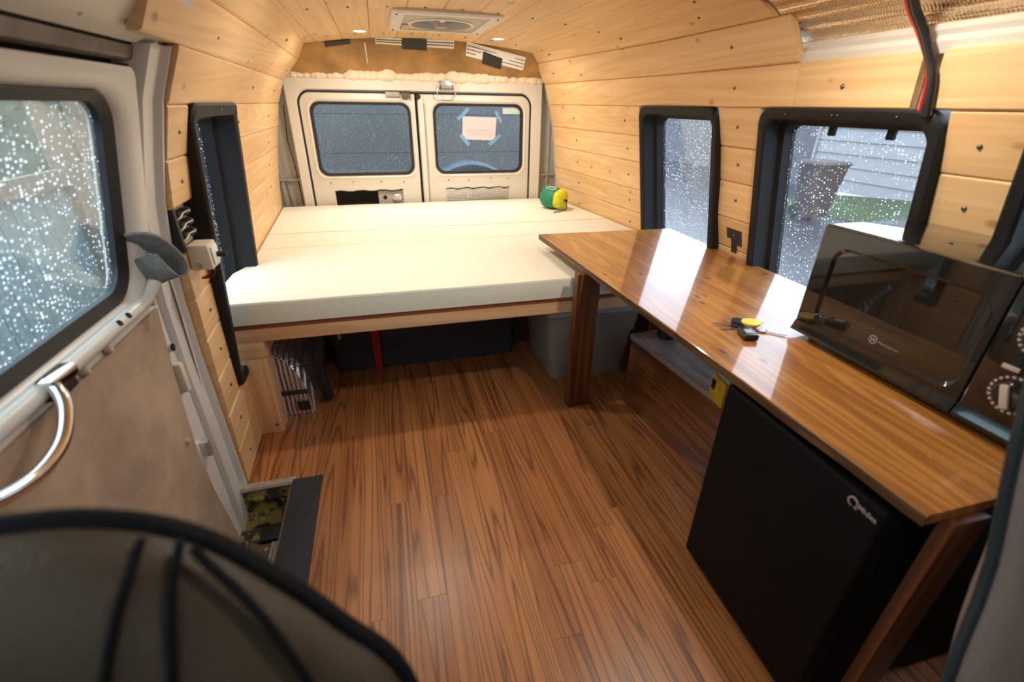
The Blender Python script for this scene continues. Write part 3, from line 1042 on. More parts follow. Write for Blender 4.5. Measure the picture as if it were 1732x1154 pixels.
def build_header():
    # brown board that closes the gap under the roof
    root = empty('trim_1', (.26, 2.86, 1.12))
    struct(root)
    xs = [lerp(-.43, .96, k / 12) for k in range(13)]
    bm = bmesh.new()
    lo = [bm.verts.new((x, 2.925, 1.10)) for x in xs]
    hi = [bm.verts.new((x, 2.775, zceil(x) + .018)) for x in xs]
    lo2 = [bm.verts.new((x, 2.935, 1.10)) for x in xs]
    hi2 = [bm.verts.new((x, 2.785, zceil(x) + .022)) for x in xs]
    for k in range(12):
        bm.faces.new((lo[k], lo[k + 1], hi[k + 1], hi[k]))
        bm.faces.new((lo2[k], lo2[k + 1], hi2[k + 1], hi2[k]))
        bm.faces.new((hi[k], hi[k + 1], hi2[k + 1], hi2[k]))
        bm.faces.new((lo[k], lo[k + 1], lo2[k + 1], lo2[k]))
    from_bm('header_board', bm, 'brown_board', root, smooth=True)
    adopt(root)

    def on(x, s, o=.004):     # a point on the board: s = 0 at the foot, 1 at the roof
        zt = zceil(x) + .018
        return Vector((x, lerp(2.925, 2.775, s) - o * .7, lerp(1.10, zt, s) - o * .7))
    def strip(name, a, b, mat, o, t=.003):
        (xa, s0a, s1a), (xb, s0b, s1b) = a, b
        p = [on(xa, s0a, o), on(xb, s0b, o), on(xb, s1b, o), on(xa, s1a, o), on(xa, s0a, o + t), on(xb, s0b, o + t), on(xb, s1b, o + t), on(xa, s1a, o + t)]
        return hexa(name, p, mat)
    def fluted(a, b, label, n):
        o = strip('foam_board_strip', a, b, 'white_board', .0035)
        for k in range(1, n):
            t = k / n
            sa, sb = lerp(a[1], a[2], t), lerp(b[1], b[2], t)
            c = strip('flute', (a[0] + .004, sa - .009, sa + .009), (b[0] - .004, sb - .009, sb + .009), 'step_dark', .0068, .0006)
            c.parent = o
        tag(o, label, 'strip')
    fluted((.035, .83, .955), (.425, .78, .955),
        'long white corrugated strip taped under the middle of the roof edge', 3)
    fluted((.490, .66, .955), (.815, .44, .80), 'wide slanting white corrugated strip at the right of the brown header', 4)
    tag(strip('tape_strip', (-.205, .80, .90), (-.085, .84, .93), 'black_tape', .004, .002), 'short black tape strip alone at the left of the brown header', 'tape')
    tag(strip('tape_strip', (.162, .74, .96), (.287, .72, .94), 'black_tape', .008, .002), 'black tape across the middle white strip', 'tape')
    tag(strip('tape_strip', (.580, .53, .80), (.688, .43, .69), 'black_tape', .008, .002), 'black tape holding the slanting white strip', 'tape')
    # dried drip
    tag(tube('glue_drip', [on(-.018, .86), on(-.016, .72), on(-.015, .50), on(-.015, .42)], lambda t: .004 - .0022 * t, 'foam_spray', None, n=6),
        'thin pale drip of foam running down the brown header', 'drip')
    # spray foam bead
    bm = bmesh.new()
    rnd = random.Random(11)
    lumps = []
    x = -.425
    while x < .945:
        big = 1.35 if .0 < x < .12 or .42 < x < .55 else (.55 if x < -.1 else .9)
        r = rnd.uniform(.020, .036) * big
        lumps.append((x, r))
        x += r * 1.25
    for x, r in lumps:
        s = bmesh.ops.create_icosphere(bm, subdivisions=2, radius=1.0)
        c = Vector((x, 2.908 + rnd.uniform(-.004, .004), 1.116 + r * .45))
        for v in s['verts']:
            d = v.co.normalized()
            k = 1 + .22 * noise.noise(d * 2.3 + Vector((x * 40, 0, 0)))
            v.co = c + Vector((d.x * r * 1.3, d.y * r * .8, d.z * r)) * k
    fo = from_bm('spray_foam', bm, 'foam_spray', None, smooth='all')
    tag(fo, 'lumpy cream bead of expanded foam along the top of the rear door frame', 'foam', kind='stuff')
build_header()

# latch clamped on the frame
def build_latch():
    root = empty('toggle_latch', (.388, 2.888, 1.04))
    box('base_plate', .350, .430, 2.892, 2.8995, 1.068, 1.112, 'zinc', root, bevel=.003)
    box('lever', .362, .418, 2.872, 2.891, 1.074, 1.104, 'zinc', root, bevel=.005)
    tube('wire_bail', smooth_path([(.352, 2.885, 1.095), (.338, 2.880, 1.062), (.340, 2.882, 1.036), (.36, 2.884, 1.028), (.41, 2.884, 1.028), (.434, 2.882, 1.036), (.436, 2.880, 1.062), (.426, 2.885, 1.095)]), .0032, 'zinc', root)
    for x in (.356, .424):
        for z in (1.075, 1.106):
            screw(root, (x, 2.8918, z), (0, -1, 0), .0045)
    adopt(root)
    for c in root.children:
        if c.name.startswith('screw'):
            c.matrix_parent_inverse = Matrix.Translation(root.location).inverted()
    tag(root, 'zinc toggle latch with a wire bail on the top of the rear door frame', 'latch')
build_latch()

def build_note():
    y = YD + .0165
    note = empty('paper_note', (.575, y, .81))
    raw('sheet', [(.479, y, .936), (.679, y, .932), (.668, y, .809), (.472, y, .815), (.479, y - .001, .936), (.679, y - .001, .932), (.668, y - .001, .809), (.472, y - .001, .815)],
        [(0, 1, 2, 3), (4, 5, 6, 7), (0, 1, 5, 4), (1, 2, 6, 5), (2, 3, 7, 6), (3, 0, 4, 7)], 'paper', note)
    rnd = random.Random(5)
    bm = bmesh.new()
    for k in range(3):   # faint written lines near the foot of the sheet
        z = .862 - k * .011
        x = .50
        while x < .645:
            w = rnd.uniform(.006, .016)
            add_box(bm, x, x + w, y - .0013, y - .0009, z, z + .0022)
            x += w + rnd.uniform(.003, .008)
    from_bm('writing', bm, 'ink', note)
    adopt(note)
    tag(note, 'white sheet of paper with faint writing taped to the right rear window', 'note')
    # blue tapes, each its own piece
    for (cx, cz, w, h, ang, lab) in ((.482, .948, .085, .019, 42, 'long blue tape at the upper left corner of the paper note'),
                                     (.689, .935, .070, .017, -60, 'steep blue tape at the upper right corner of the paper note'),
                                     (.487, .812, .075, .020, -48, 'blue tape at the lower left corner of the paper note'),
                                     (.667, .812, .085, .019, 38, 'blue tape at the lower right corner of the paper note')):
        a = math.radians(ang)
        T = Matrix.Translation((cx, y - .0018, cz)) @ Matrix.Rotation(-a, 4, 'Y')
        o = box('tape', -w / 2, w / 2, -.0004, .0004, -h / 2, h / 2, 'blue_tape', None, T=T)
        tag(o, lab, 'tape', 'blue tapes of the note')
    st = box('sticker', .715, .818, y - .0008, y, .950, .985, 'sticker', None)
    tag(st, 'pale green sticker in the top right corner of the rear window', 'sticker')
build_note()

# ------------------------------------------------------------------ roof fan and lamps
def build_fan():
    root = empty('roof_fan', (.28, 2.15, 1.283))
    z = 1.281
    xy = lambda lp, h: [(u, v, h) for u, v in lp]
    o0 = rr(.086, .478, 1.915, 2.385, .02)
    o1 = rr(.092, .472, 1.921, 2.379, .02)
    ci = [(.282 + .117 * math.cos(math.radians(45) + 2 * math.pi * k / 28 - math.pi / 4 + 0.0), 2.165 + .128 * math.sin(2 * math.pi * k / 28)) for k in range(28)]
    # circle loop ordered like rr: starts at the +u side
    ci = []
    for q in range(4):
        for i in range(7):
            a = math.radians(q * 90 + 90 * i / 7 + 6)
            ci.append((.282 + .117 * math.cos(a), 2.165 + .128 * math.sin(a)))
    ins = rr(.130, .435, 1.955, 2.345, .015)
    loft('frame', [xy(o0, 1.288), xy(o0, z - .004), xy(o1, z - .010), xy(ins, z - .010), xy(ins, z - .006)], 'fan_white', root)
    cr = [(.282 + .128 * (u - .282) / .117, 2.165 + .139 * (v - 2.165) / .128) for u, v in ci]
    loft('inset_panel', [xy(ins, z - .006), xy(cr, z - .006), xy(cr, z + .004)], 'fan_grey', root)
    loft('throat_ring', [xy(cr, z - .009), xy(ci, z - .011), xy(ci, z + .022), xy(cr, z + .022)], 'fan_white', root, close=True)
    lathe('dome', [(0, .021), (.12, .019), (.13, .016)], frame_to((.282, 2.165, z), (0, 0, 1)), 'fan_blade', root, 24)
    for k in range(4):
        a = math.radians(90 * k + 20)
        bm = bmesh.new()
        pts = []
        for r, w, tl in ((.02, .018, .003), (.06, .040, .004), (.11, .050, .004)):
            for s in (-1, 1):
                p = Vector((r, s * w, s * tl))
                p = Matrix.Rotation(a, 3, 'Z') @ p
                pts.append(p + Vector((.282, 2.165, z + .008)))
        vs = [bm.verts.new(p) for p in pts] + [bm.verts.new(p + Vector((0, 0, .002))) for p in pts]
        for f in ((0, 1, 3, 2), (2, 3, 5, 4), (6, 7, 9, 8), (8, 9, 11, 10), (0, 2, 8, 6), (2, 4, 10, 8), (1, 3, 9, 7), (3, 5, 11, 9), (4, 5, 11, 10), (0, 1, 7, 6)):
            bm.faces.new([vs[i] for i in f])
        from_bm('blade', bm, 'fan_blade', root, smooth=True)
    lathe('motor', [(0, -.03), (.024, -.028), (.030, -.012), (.030, .02)], frame_to((.282, 2.165, z + .010), (0, 0, 1)), 'fan_grey', root, 20)
    box('motor_arm', .272, .292, 2.02, 2.165, z - .004, z + .004, 'fan_white', root, bevel=.002)
    box('switch_plate', .135, .165, 2.20, 2.33, z - .011, z - .006, 'fan_grey', root, bevel=.002)
    for u, v in ((.104, 1.955), (.104, 2.345), (.460, 1.955), (.460, 2.345)):
        screw(root, (u, v, z - .0098), (0, 0, -1), .004)
    adopt(root)
    tag(root, 'square white roof fan with blue blades set in the pine ceiling', 'fan')
build_fan()

def build_puck(x, y, label, power=PUCK_POWER):
    z = zceil(x)
    root = empty('puck_light', (x, y, z))
    rim = lathe('rim', [(.026, .006), (.034, .006), (.036, .001), (.034, -.003), (.027, -.004), (.026, -.001)], frame_to((0, 0, 0), (0, 0, 1)), 'puck_rim', root, 24)
    lathe('lens', [(0, -.003), (.02, -.0028), (.0265, -.001), (.0265, .003)], frame_to((0, 0, 0), (0, 0, 1)), 'puck_lens', root, 20)
    li = bpy.data.lights.new('puck_lamp', 'AREA')
    li.shape = 'DISK'
    li.size = .05
    li.energy = power
    li.color = PUCK_COLOR
    lo = bpy.data.objects.new('puck_lamp', li)
    COL.objects.link(lo)
    lo.parent = root
    lo.location = (0, 0, -.006)
    tag(root, label, 'light', 'recessed ceiling lights')
build_puck(-.032, 2.47, 'round recessed ceiling light left of the roof fan')
build_puck(.586, 2.48, 'round recessed ceiling light right of the roof fan')
build_puck(.04, 1.56, 'unseen ceiling light added to light the sliding door side', 4.0)  # added out of view to put light on the door side
build_puck(.74, .78, 'round recessed ceiling light above the worktop end', 4.6)

build_puck(.20, .14, 'unseen ceiling lamp added over the front seats to light them and the door', 1.7)  # added above the camera to brighten the seats, near floor and door panel

# ------------------------------------------------------------------ near right roof side: foil, rail, cables
def build_right_near():
    p = []
    ny, nz = 24, 10
    bm = bmesh.new()
    grid = []
    for i in range(ny + 1):
        y = lerp(-.2, 1.16, i / ny)
        row = []
        for j in range(nz + 1):
            t = j / nz
            z = lerp(1.140, 1.285, t)
            x = lerp(1.075, .86, t ** 1.1) + .003 * math.sin(t * 26)
            row.append(bm.verts.new((x, y, z)))
        grid.append(row)
    for i in range(ny):
        for j in range(nz):
            bm.faces.new((grid[i][j], grid[i + 1][j], grid[i + 1][j + 1], grid[i][j + 1]))
    o = from_bm('foil_insulation', bm, 'foil_ribbed', None, smooth='all')
    tag(o, 'ribbed silver foil insulation on the bare roof side above the near right window', 'insulation')
    rail = empty('trim_2', (1.06, .5, 1.10))
    struct(rail)
    loft('roof_rail', [[(XR(y, 1.104) + .012, y, 1.098), (1.050, y, 1.118), (1.058, y, 1.128), (1.052, y, 1.137), (1.066, y, 1.150), (1.09, y, 1.150), (1.09, y, 1.098)] for y in (-.2, 1.140)],
         'paint', rail, cap0=True, cap1=True)
    adopt(rail)
    # cables dropping behind the board joint
    for k, (mat, r, lab, pts) in enumerate((
            ('wire_black', .0068, 'thick black cable hanging from the roof foil beside the near window', [(.90, .800, 1.262), (.985, .822, 1.18), (1.018, .812, 1.137), (1.034, .790, 1.087), (1.037, .775, 1.055), (1.042, .768, 1.012), (1.046, .766, .990)]),
            ('wire_black', .0050, 'thinner black cable beside the thick cable from the roof foil', [(.905, .814, 1.262), (.99, .834, 1.18), (1.022, .822, 1.137), (1.038, .799, 1.087), (1.042, .784, 1.055), (1.047, .778, 1.012), (1.050, .776, .990)]),
            ('wire_red', .0032, 'thin red wire running down the board joint to the near window', [(.908, .825, 1.262), (.993, .843, 1.18), (1.026, .831, 1.137), (1.044, .806, 1.087), (1.049, .795, 1.055), (1.052, .791, 1.012), (1.054, .790, .992)]))):
        o = tube('cable', smooth_path(pts, 5), r, mat, None, n=8)
        tag(o, lab, 'cable')
build_right_near()

# ------------------------------------------------------------------ sliding door side
PD = [(-.25, -.50), (.2, -.503), (.43, -.505), (.59, -.505), (.66, -.500), (.80, -.475), (.90, -.450), (1.0, -.424), (1.06, -.405), (1.12, -.375)]
def XD(y, z):
    return interp(PD, z)

def build_side_door():
    root = empty('door_1', (-.5, .6, -.18))
    struct(root)
    mp = lambda lp, o: [(XD(y, z) + o, y, z) for y, z in lp]
    wy0, wy1, wz0, wz1 = .02, 1.040, .650, 1.012
    def dense(lp, k=1):
        return lp
    # upper shell: pressed frame around the glass
    out = rr(-.25, 1.105, .615, 1.050, .03)
    lip = rr(wy0 - .02, wy1 + .026, wz0 - .020, wz1 + .020, .075)
    lip2 = rr(wy0 - .006, wy1 + .008, wz0 - .006, wz1 + .006, .068)
    hole = rr(wy0, wy1, wz0, wz1, .06)
    loft('upper_shell', [mp(out, -.03), mp(out, 0), mp(lip, .004), mp(lip2, -.006), mp(hole, -.014), mp(hole, -.05), mp(out, -.05)], 'paint_door', root, close=True)
    g0 = rr(wy0 + .001, wy1 - .001, wz0 + .001, wz1 - .001, .06)
    g1 = rr(wy0 + .022, wy1 - .022, wz0 + .022, wz1 - .016, .045)
    loft('window_seal', [mp(g0, -.010), mp(g1, -.020), mp(g1, -.036), mp(g0, -.036)], 'rubber', root, close=True)
    g2 = rr(wy0 + .015, wy1 - .015, wz0 + .015, wz1 - .010, .05)
    pane('pane', g2, mp, -.026, -.030, 'glass_door', root)
    # lower shell and the hardboard trim on it
    zz = [-.24, -.17, -.05, .1, .25, .43, .55, .615]
    def slab(name, y0f, y1f, o0, o1, zs, mat):
        loops = []
        for z in zs:
            loops.append([(XD(0, z) + o1, y0f(z), z), (XD(0, z) + o1, y1f(z), z), (XD(0, z) + o0, y1f(z), z), (XD(0, z) + o0, y0f(z), z)])
        return loft(name, loops, mat, root, cap0=True, cap1=True, smooth=False)
    slab('lower_shell', lambda z: -.25, lambda z: 1.105 + (.03 if z < -.1 else 0), -.05, -.004, zz, 'paint_door')
    edge = lambda z: interp([(-.24, 1.080), (-.07, 1.066), (.12, 1.035), (.26, 1.030), (.45, 1.055), (.60, 1.085), (.64, 1.09)], z)
    slab('trim_panel', lambda z: -.24, edge, -.004, .004, [-.22, -.1, 0, .12, .26, .36, .45, .53, .585, .598], 'hardboard')
    # rolled ledge below the glass
    tube('sill_roll', [(XD(y, .628) + .002, y, .630) for y in (-.24, .2, .6, .9, 1.04)] + [(-.486, 1.085, .665), (-.478, 1.094, .72)], (.014), 'paint_door', root, n=10)
    for y, z in ((.875, .606), (.798, .606), (1.068, .618), (.54, .585), (1.0, .30)):
        lathe('trim_plug', [(0, .007), (.005, .006), (.008, .002), (.008, -.004)], frame_to((XD(y, z) + .004, y, z), (1, 0, 0)), 'fan_grey' if z > .5 else 'hardboard', root, 12)
    for y in (.95, .915):
        lathe('trim_hole', [(0, .0006), (.006, .0006), (.006, -.002)], frame_to((XD(y, .632) + .0135, y, .638), (1, 0, .5)), 'black_void', root, 10)
    # rusty screw points on the top frame
    for y, z in ((.90, 1.033), (1.085, 1.0)):
        lathe('trim_hole', [(0, .0006), (.003, .0006), (.003, -.001)], frame_to((XD(y, z) + .0006, y, z), (1, 0, .3)), 'black_void', root, 8)
    # grab handle
    hp = smooth_path([(-.495, .700, .640), (-.478, .695, .632), (-.462, .668, .612), (-.452, .62, .590), (-.452, .56, .585), (-.462, .50, .600), (-.485, .46, .62), (-.498, .44, .63)], 6)
    tube('grab_handle', hp, (.0095), 'chrome', root, n=12)
    box('handle_mount', -.50, -.476, .690, .752, .628, .648, 'chrome', root, bevel=.005)
    box('handle_mount_base', -.503, -.480, .694, .746, .612, .632, 'rubber', root, bevel=.004)
    # catches on the closing edge
    for z, h, y in ((.43, .075, 1.062), (.225, .045, 1.060)):
        box('edge_catch', -.512, -.488, y, y + .018, z - h / 2, z + h / 2, 'cream_plastic' if z > .3 else 'zinc', root, bevel=.005)
    lathe('edge_hole', [(0, .0008), (.009, .0008), (.009, -.002)], frame_to((-.5, 1.088, .50), (1, 0, 0)), 'black_void', root, 12)
    adopt(root)

    # body pillar behind the door edge, curved down to the sill
    pil = empty('trim_3', (-.5, 1.14, -.18))
    struct(pil)
    xp = [(-.20, -.508), (-.10, -.500), (0, -.498), (.2, -.500), (.43, -.503), (.59, -.500), (.70, -.492), (.80, -.476), (.90, -.450), (1.0, -.422), (1.09, -.382)]
    loops = []
    for z, x in xp:
        loops.append([(x - .05, 1.108, z), (x - .008, 1.108, z), (x + .004, 1.116, z), (x + .006, 1.160, z), (x + .018, 1.168, z), (x + .018, 1.178, z), (x - .05, 1.178, z)])
    loft('pillar', loops, 'paint_door', pil, cap0=True, cap1=True)
    adopt(pil)

    # header over the door: painted rail, greasy track and a black block for the shaded slot
    hd = empty('trim_4', (-.4, .5, 1.06))
    struct(hd)
    ys = (-.3, 1.172)
    loft('header_panel', [[(-.250, y, 1.215), (-.330, y, 1.140), (-.352, y, 1.112), (-.380, y, 1.098), (-.398, y, 1.088), (-.41, y, 1.092), (-.40, y, 1.14), (-.30, y, 1.225)] for y in ys], 'paint', hd, cap0=True, cap1=True)
    loft('track_rail', [[(-.404, y, 1.084), (-.412, y, 1.064), (-.420, y, 1.060), (-.445, y, 1.062), (-.445, y, 1.086)] for y in (ys[0], 1.150)], 'track', hd, cap0=True, cap1=True)
    loft('slot_shade_block', [[(-.450, y, 1.085), (-.450, y, 1.036), (-.50, y, 1.036), (-.50, y, 1.085)] for y in ys], 'black_void', hd, cap0=True, cap1=True)
    box('header_gap_shade', -.50, -.405, -.3, 1.172, 1.0862, 1.16, 'black_void', hd)  # black filler, its colour standing for the shaded gap behind the header
    box('track_stop', -.455, -.418, 1.105, 1.150, 1.032, 1.058, 'rubber', hd, bevel=.008)
    for y, x, z in ((.88, -.372, 1.1015), (.73, -.340, 1.127), (.76, -.340, 1.127)):
        lathe('rust_spot', [(0, .0006), (.0035, .0006), (.0035, -.001)], frame_to((x, y, z), (.5, 0, -.8)), 'hardboard', hd, 8)
    adopt(hd)
build_side_door()

def build_left_small():
    # webbing loop
    path = smooth_path([(-.492, 1.046, .755), (-.466, 1.056, .752), (-.454, 1.082, .724), (-.448, 1.100, .690), (-.450, 1.096, .668), (-.460, 1.078, .664), (-.468, 1.060, .690), (-.476, 1.050, .720)], 6)
    bm = bmesh.new()
    # a band: wide along the direction across the loop
    path2 = path
    W_ = Vector((.9, -.1, .30)).normalized()
    rings = []
    k = len(path2)
    for i, p in enumerate(path2):
        t = (path2[min(k - 1, i + 1)] - path2[max(0, i - 1)]).normalized()
        w = (W_ - t * W_.dot(t)).normalized()
        n = t.cross(w)
        hw, ht = .024, .0026
        rings.append([bm.verts.new(p + w * (a * hw) + n * (b * ht)) for a, b in ((-1, -1), (1, -1), (1, 1), (-1, 1))])
    for A, B in zip(rings, rings[1:]):
        for j in range(4):
            bm.faces.new((A[j], A[(j + 1) % 4], B[(j + 1) % 4], B[j]))
    bm.faces.new(rings[0]); bm.faces.new(rings[-1])
    st = from_bm('webbing_loop', bm, 'strap_grey', None, smooth=True)
    tag(st, 'grey webbing loop hanging at the edge of the sliding door', 'strap')
    # switch box on the pillar boards
    root = empty('switch_box', (-.440, 1.235, .640))
    box('case', -.458, -.412, 1.200, 1.262, .640, .700, 'cream_plastic', root, bevel=.006)
    box('faceplate', -.412, -.408, 1.212, 1.252, .650, .692, 'white_print', root, bevel=.0015)
    lathe('knob', [(0, .020), (.006, .019), (.007, .010), (.0065, -.002)], frame_to((-.408, 1.238, .668), (1, .25, 0)), 'rubber', root, 14)
    lathe('case_screw', [(0, .003), (.006, .002), (.007, 0)], frame_to((-.440, 1.1995, .652), (0, -1, 0)), 'steel', root, 12)
    adopt(root)
    tag(root, 'small cream switch box with a black knob on the pillar boards', 'switch')
    for dx, mat, lab in ((0, 'wire_red', 'short red wire below the cream switch box'), (.012, 'wire_black', 'short black wire below the cream switch box')):
        o = tube('wire', smooth_path([(-.438 + dx, 1.225, .641), (-.430 + dx, 1.222, .630), (-.440 + dx, 1.228, .618), (-.453 + dx * .4, 1.232, .612)]), .003, mat, None, n=6)
        tag(o, lab, 'wire')
    # terminal strips in the gap of the boards
    tb = empty('terminal_block', (-.47, 1.25, .69))
    box('backing_plate', -.482, -.476, 1.185, 1.312, .690, .780, 'cream_plastic', tb)
    box('side_bar', -.480, -.452, 1.181, 1.196, .688, .792, 'rubber', tb, bevel=.003)
    for k in range(3):
        z = .764 - k * .024
        box('terminal', -.476, -.458, 1.222, 1.252, z - .007, z + .007, 'rubber', tb, bevel=.004)
        box('terminal', -.476, -.456, 1.262, 1.296, z - .007, z + .007, 'rubber', tb, bevel=.004)
        tube('jumper', smooth_path([(-.468, 1.198, z - .006), (-.455, 1.212, z - .004), (-.452, 1.238, z + .005), (-.452, 1.275, z + .003), (-.468, 1.302, z + .006)]), .0018, 'wire_clear', tb, n=5)
    adopt(tb)
    tag(tb, 'black terminal block with small wires in the gap between the pillar boards', 'terminal')
build_left_small()

# ------------------------------------------------------------------ step well by the door
def build_step():
    root = empty('trim_5', (-.42, .9, -.16))
    struct(root)
    # far wall of the well with its pressed contour
    f = []
    prof = [(-.012, 1.158), (-.028, 1.152), (-.040, 1.142), (-.050, 1.146), (-.080, 1.150), (-.098, 1.140), (-.115, 1.118)]
    loft('well_back', [[(x, y + .012 * (x < -.46), z) for z, y in prof] + [(x, 1.19, -.115), (x, 1.19, -.012)] for x in (-.515, -.485, -.455, -.352)], 'moss', root, cap0=True, cap1=True)
    box('well_floor', -.56, -.345, -.4, 1.16, -.135, -.1155, 'moss', root)
    box('riser', -.352, -.340, -.4, 1.155, -.115, -.012, 'step_dark', root)
    box('tread', -.470, -.412, -.3, 1.035, -.115, -.106, 'step_dark', root, bevel=.002)
    box('tread_pad', -.445, -.3525, 1.045, 1.100, -.115, -.103, 'rubber', root, bevel=.003)
    box('step_plate', -.4115, -.353, -.3, 1.040, -.115, -.108, 'step_plate', root)
    for k in range(6):
        x = -.408 + k * .0095
        box('rib', x, x + .0055, -.3, 1.037, -.1085, -.103, 'step_plate', root, bevel=.0012)
    lathe('plate_bolt', [(0, .004), (.006, .003), (.008, 0)], frame_to((-.420, 1.015, -.106), (0, 0, 1)), 'steel', root, 10)
    # aluminium edging at the end of the boards
    loft('edge_trim', [[(x, 1.170, .003), (x, 1.150, .003), (x, 1.146, -.004), (x, 1.149, -.012), (x, 1.170, -.001)] for x in (-.492, -.345)], 'alu', root, cap0=True, cap1=True)
    adopt(root)
    o = box('rubber_strip', -.352, -.268, .45, 1.158, .0005, .0035, 'rubber_mat', None, bevel=.001)
    tag(o, 'wide black rubber strip on the floor edge beside the door step', 'floor strip')
build_step()

# ------------------------------------------------------------------ bed
def build_bed():
    root = empty('bed_frame', (.3, 2.1, 0))
    box('deck', -.52, 1.06, 1.405, 2.86, .388, .4045, 'ply', root)
    r = box('front_rail', -.492, 1.09, 1.405, 1.442, .345, .3875, 'lumber_x', root, bevel=.002)
    box('side_beam', -.492, -.408, 1.4055, 2.85, .287, .3445, 'lumber_x', root, bevel=.002)
    box('side_beam', 1.0, 1.06, 1.46, 2.85, .287, .3445, 'lumber_x', root, bevel=.002)
    box('post', -.486, -.412, 1.4065, 1.475, 0.001, .2865, 'lumber', root, bevel=.003)
    screw(root.children[-1], (-.43, 1.4062, .035), (0, -1, 0), .0055)
    box('post', -.486, -.412, 2.70, 2.77, 0.001, .2865, 'lumber', root, bevel=.003)
    box('post', 1.0, 1.06, 2.70, 2.77, 0.001, .2865, 'lumber', root, bevel=.003)
    box('cross_slat', -.49, 1.05, 2.0, 2.04, .345, .3875, 'lumber_x', root, bevel=.002)
    box('cross_slat', -.49, 1.05, 2.5, 2.54, .345, .3875, 'lumber_x', root, bevel=.002)
    adopt(root)
    tag(root, 'raw lumber bed platform with a thick square post by the left wall', 'bed frame')
    def slab(y0, y1, label, dz=0.0, x1f=None):
        bm = bmesh.new()
        nx, ny = 26, max(4, int((y1 - y0) / .06))
        z0, z1 = .4052, .4735 + dz
        rnd = random.Random(int(y0 * 100))
        def hl(y):
            return lerp(-.533, XL(y, .45) + .004, min(1, max(0, (y - 1.72) / .07)))
        def hr(y):
            return XR(y, .46) - .006
        G = {}
        for k, z in ((0, z0), (1, z0 + .012), (2, z1 - .006), (3, z1)):
            for i in range(nx + 1):
                for j in range(ny + 1):
                    if k in (1, 2) and 0 < i < nx and 0 < j < ny:
                        continue
                    y = lerp(y0, y1, j / ny)
                    x = lerp(hl(y), hr(y), i / nx)
                    ins = .004 if k == 3 else 0
                    x += ins * ((i == 0) - (i == nx))
                    yy = y + ins * ((j == 0) - (j == ny))
                    zz = z + (0 if k < 3 else .0016 * noise.noise(Vector((x * 6, y * 6, 3))))
                    if k >= 1 and x < -.46 and y0 < 1.45 and False:
                        zz -= .01
                    G[k, i, j] = bm.verts.new((x, yy, zz))
        def q(a, b, c, d):
            bm.faces.new((G[a], G[b], G[c], G[d]))
        for i in range(nx):
            for j in range(ny):
                q((3, i, j), (3, i + 1, j), (3, i + 1, j + 1), (3, i, j + 1))
                q((0, i, j), (0, i + 1, j), (0, i + 1, j + 1), (0, i, j + 1))
        for k in range(3):
            for i in range(nx):
                for j in (0, ny):
                    q((k, i, j), (k, i + 1, j), (k + 1, i + 1, j), (k + 1, i, j))
            for j in range(ny):
                for i in (0, nx):
                    q((k, i, j), (k, i, j + 1), (k + 1, i, j + 1), (k + 1, i, j))
        o = from_bm('foam_mattress', bm, 'foam', None, smooth=True)
        tag(o, label, 'mattress', 'foam slabs on the bed')
    slab(1.398, 1.998, 'widest cream foam mattress slab at the front of the bed')
    slab(2.001, 2.242, 'narrow middle foam mattress slab between two wider ones', -.001)
    slab(2.245, 2.872, 'rear foam mattress slab against the back doors')
build_bed()

# stuff sack on the bed
def build_bag():
    base = Vector((.925, 2.545, .4755))
    ax = Vector((.52, -.82, -.05)).normalized()
    R_ = .058
    c = base + Vector((0, 0, R_ * .98))
    root = empty('stuff_sack', base)
    T = frame_to(c - ax * .075, ax, (0, 0, 1))
    def blob(bm, prof, n=28):
        add_lathe(bm, prof, T, n)
        for v in bm.verts:
            q = T.inverted() @ v.co
            a = math.atan2(q.y, q.x)
            k = 1 + .05 * math.sin(a * 5 + q.z * 30) + .04 * noise.noise(Vector((a * 2, q.z * 30, 1)))
            q.x *= k
            q.y *= k
            v.co = T @ q
            v.co.z = max(v.co.z, .4765)
    bm = bmesh.new()
    blob(bm, [(0, -.004), (.03, -.002), (.05, .010), (.058, .035), (.059, .07), (.056, .100), (.054, .108)])
    from_bm('body', bm, 'green_bag', root, smooth='all')
    bm = bmesh.new()
    blob(bm, [(.054, .107), (.055, .118), (.050, .138), (.034, .150), (.012, .154), (0, .150)])
    from_bm('end_cap', bm, 'yellow_bag', root, smooth='all')
    tip = T @ Vector((0, 0, .156))
    lathe('cord_lock', [(0, .012), (.006, .011), (.007, .003), (.006, -.004)], frame_to(tip, ax), 'cord', root, 10)
    tube('drawcord', smooth_path([tip + ax * .006, tip + Vector((.004, -.012, -.03)), (tip.x - .005, tip.y - .02, .482), (tip.x - .045, tip.y - .035, .4775), (tip.x - .085, tip.y - .052, .4775)], 6), .0026, 'cord', root, n=6)
    # printed white badge on top
    bm = bmesh.new()
    up = (Vector((-.35, -.2, 1)) - ax * Vector((-.35, -.2, 1)).dot(ax)).normalized()
    lat = ax.cross(up)
    cc = c - ax * .005
    pts = []
    for k in range(18):
        a = 2 * math.pi * k / 18
        al, la = .034 * math.cos(a), .013 * math.sin(a)
        ph = la / R_
        pts.append(cc + ax * al + (up * math.cos(ph) + lat * math.sin(ph)) * (R_ * 1.06))
    add_tube(bm, pts, .0016, 5, True)
    for s in (-.014, 0, .014):
        q0 = cc + ax * s + up * (R_ * 1.065)
        add_tube(bm, [q0 - lat * .006, q0 + lat * .006 + ax * .004], .0016, 5)
    from_bm('badge', bm, 'white_print', root)
    adopt(root)
    tag(root, 'green stuff sack with a yellow end and black drawcord lying on the bed', 'bag')
build_bag()

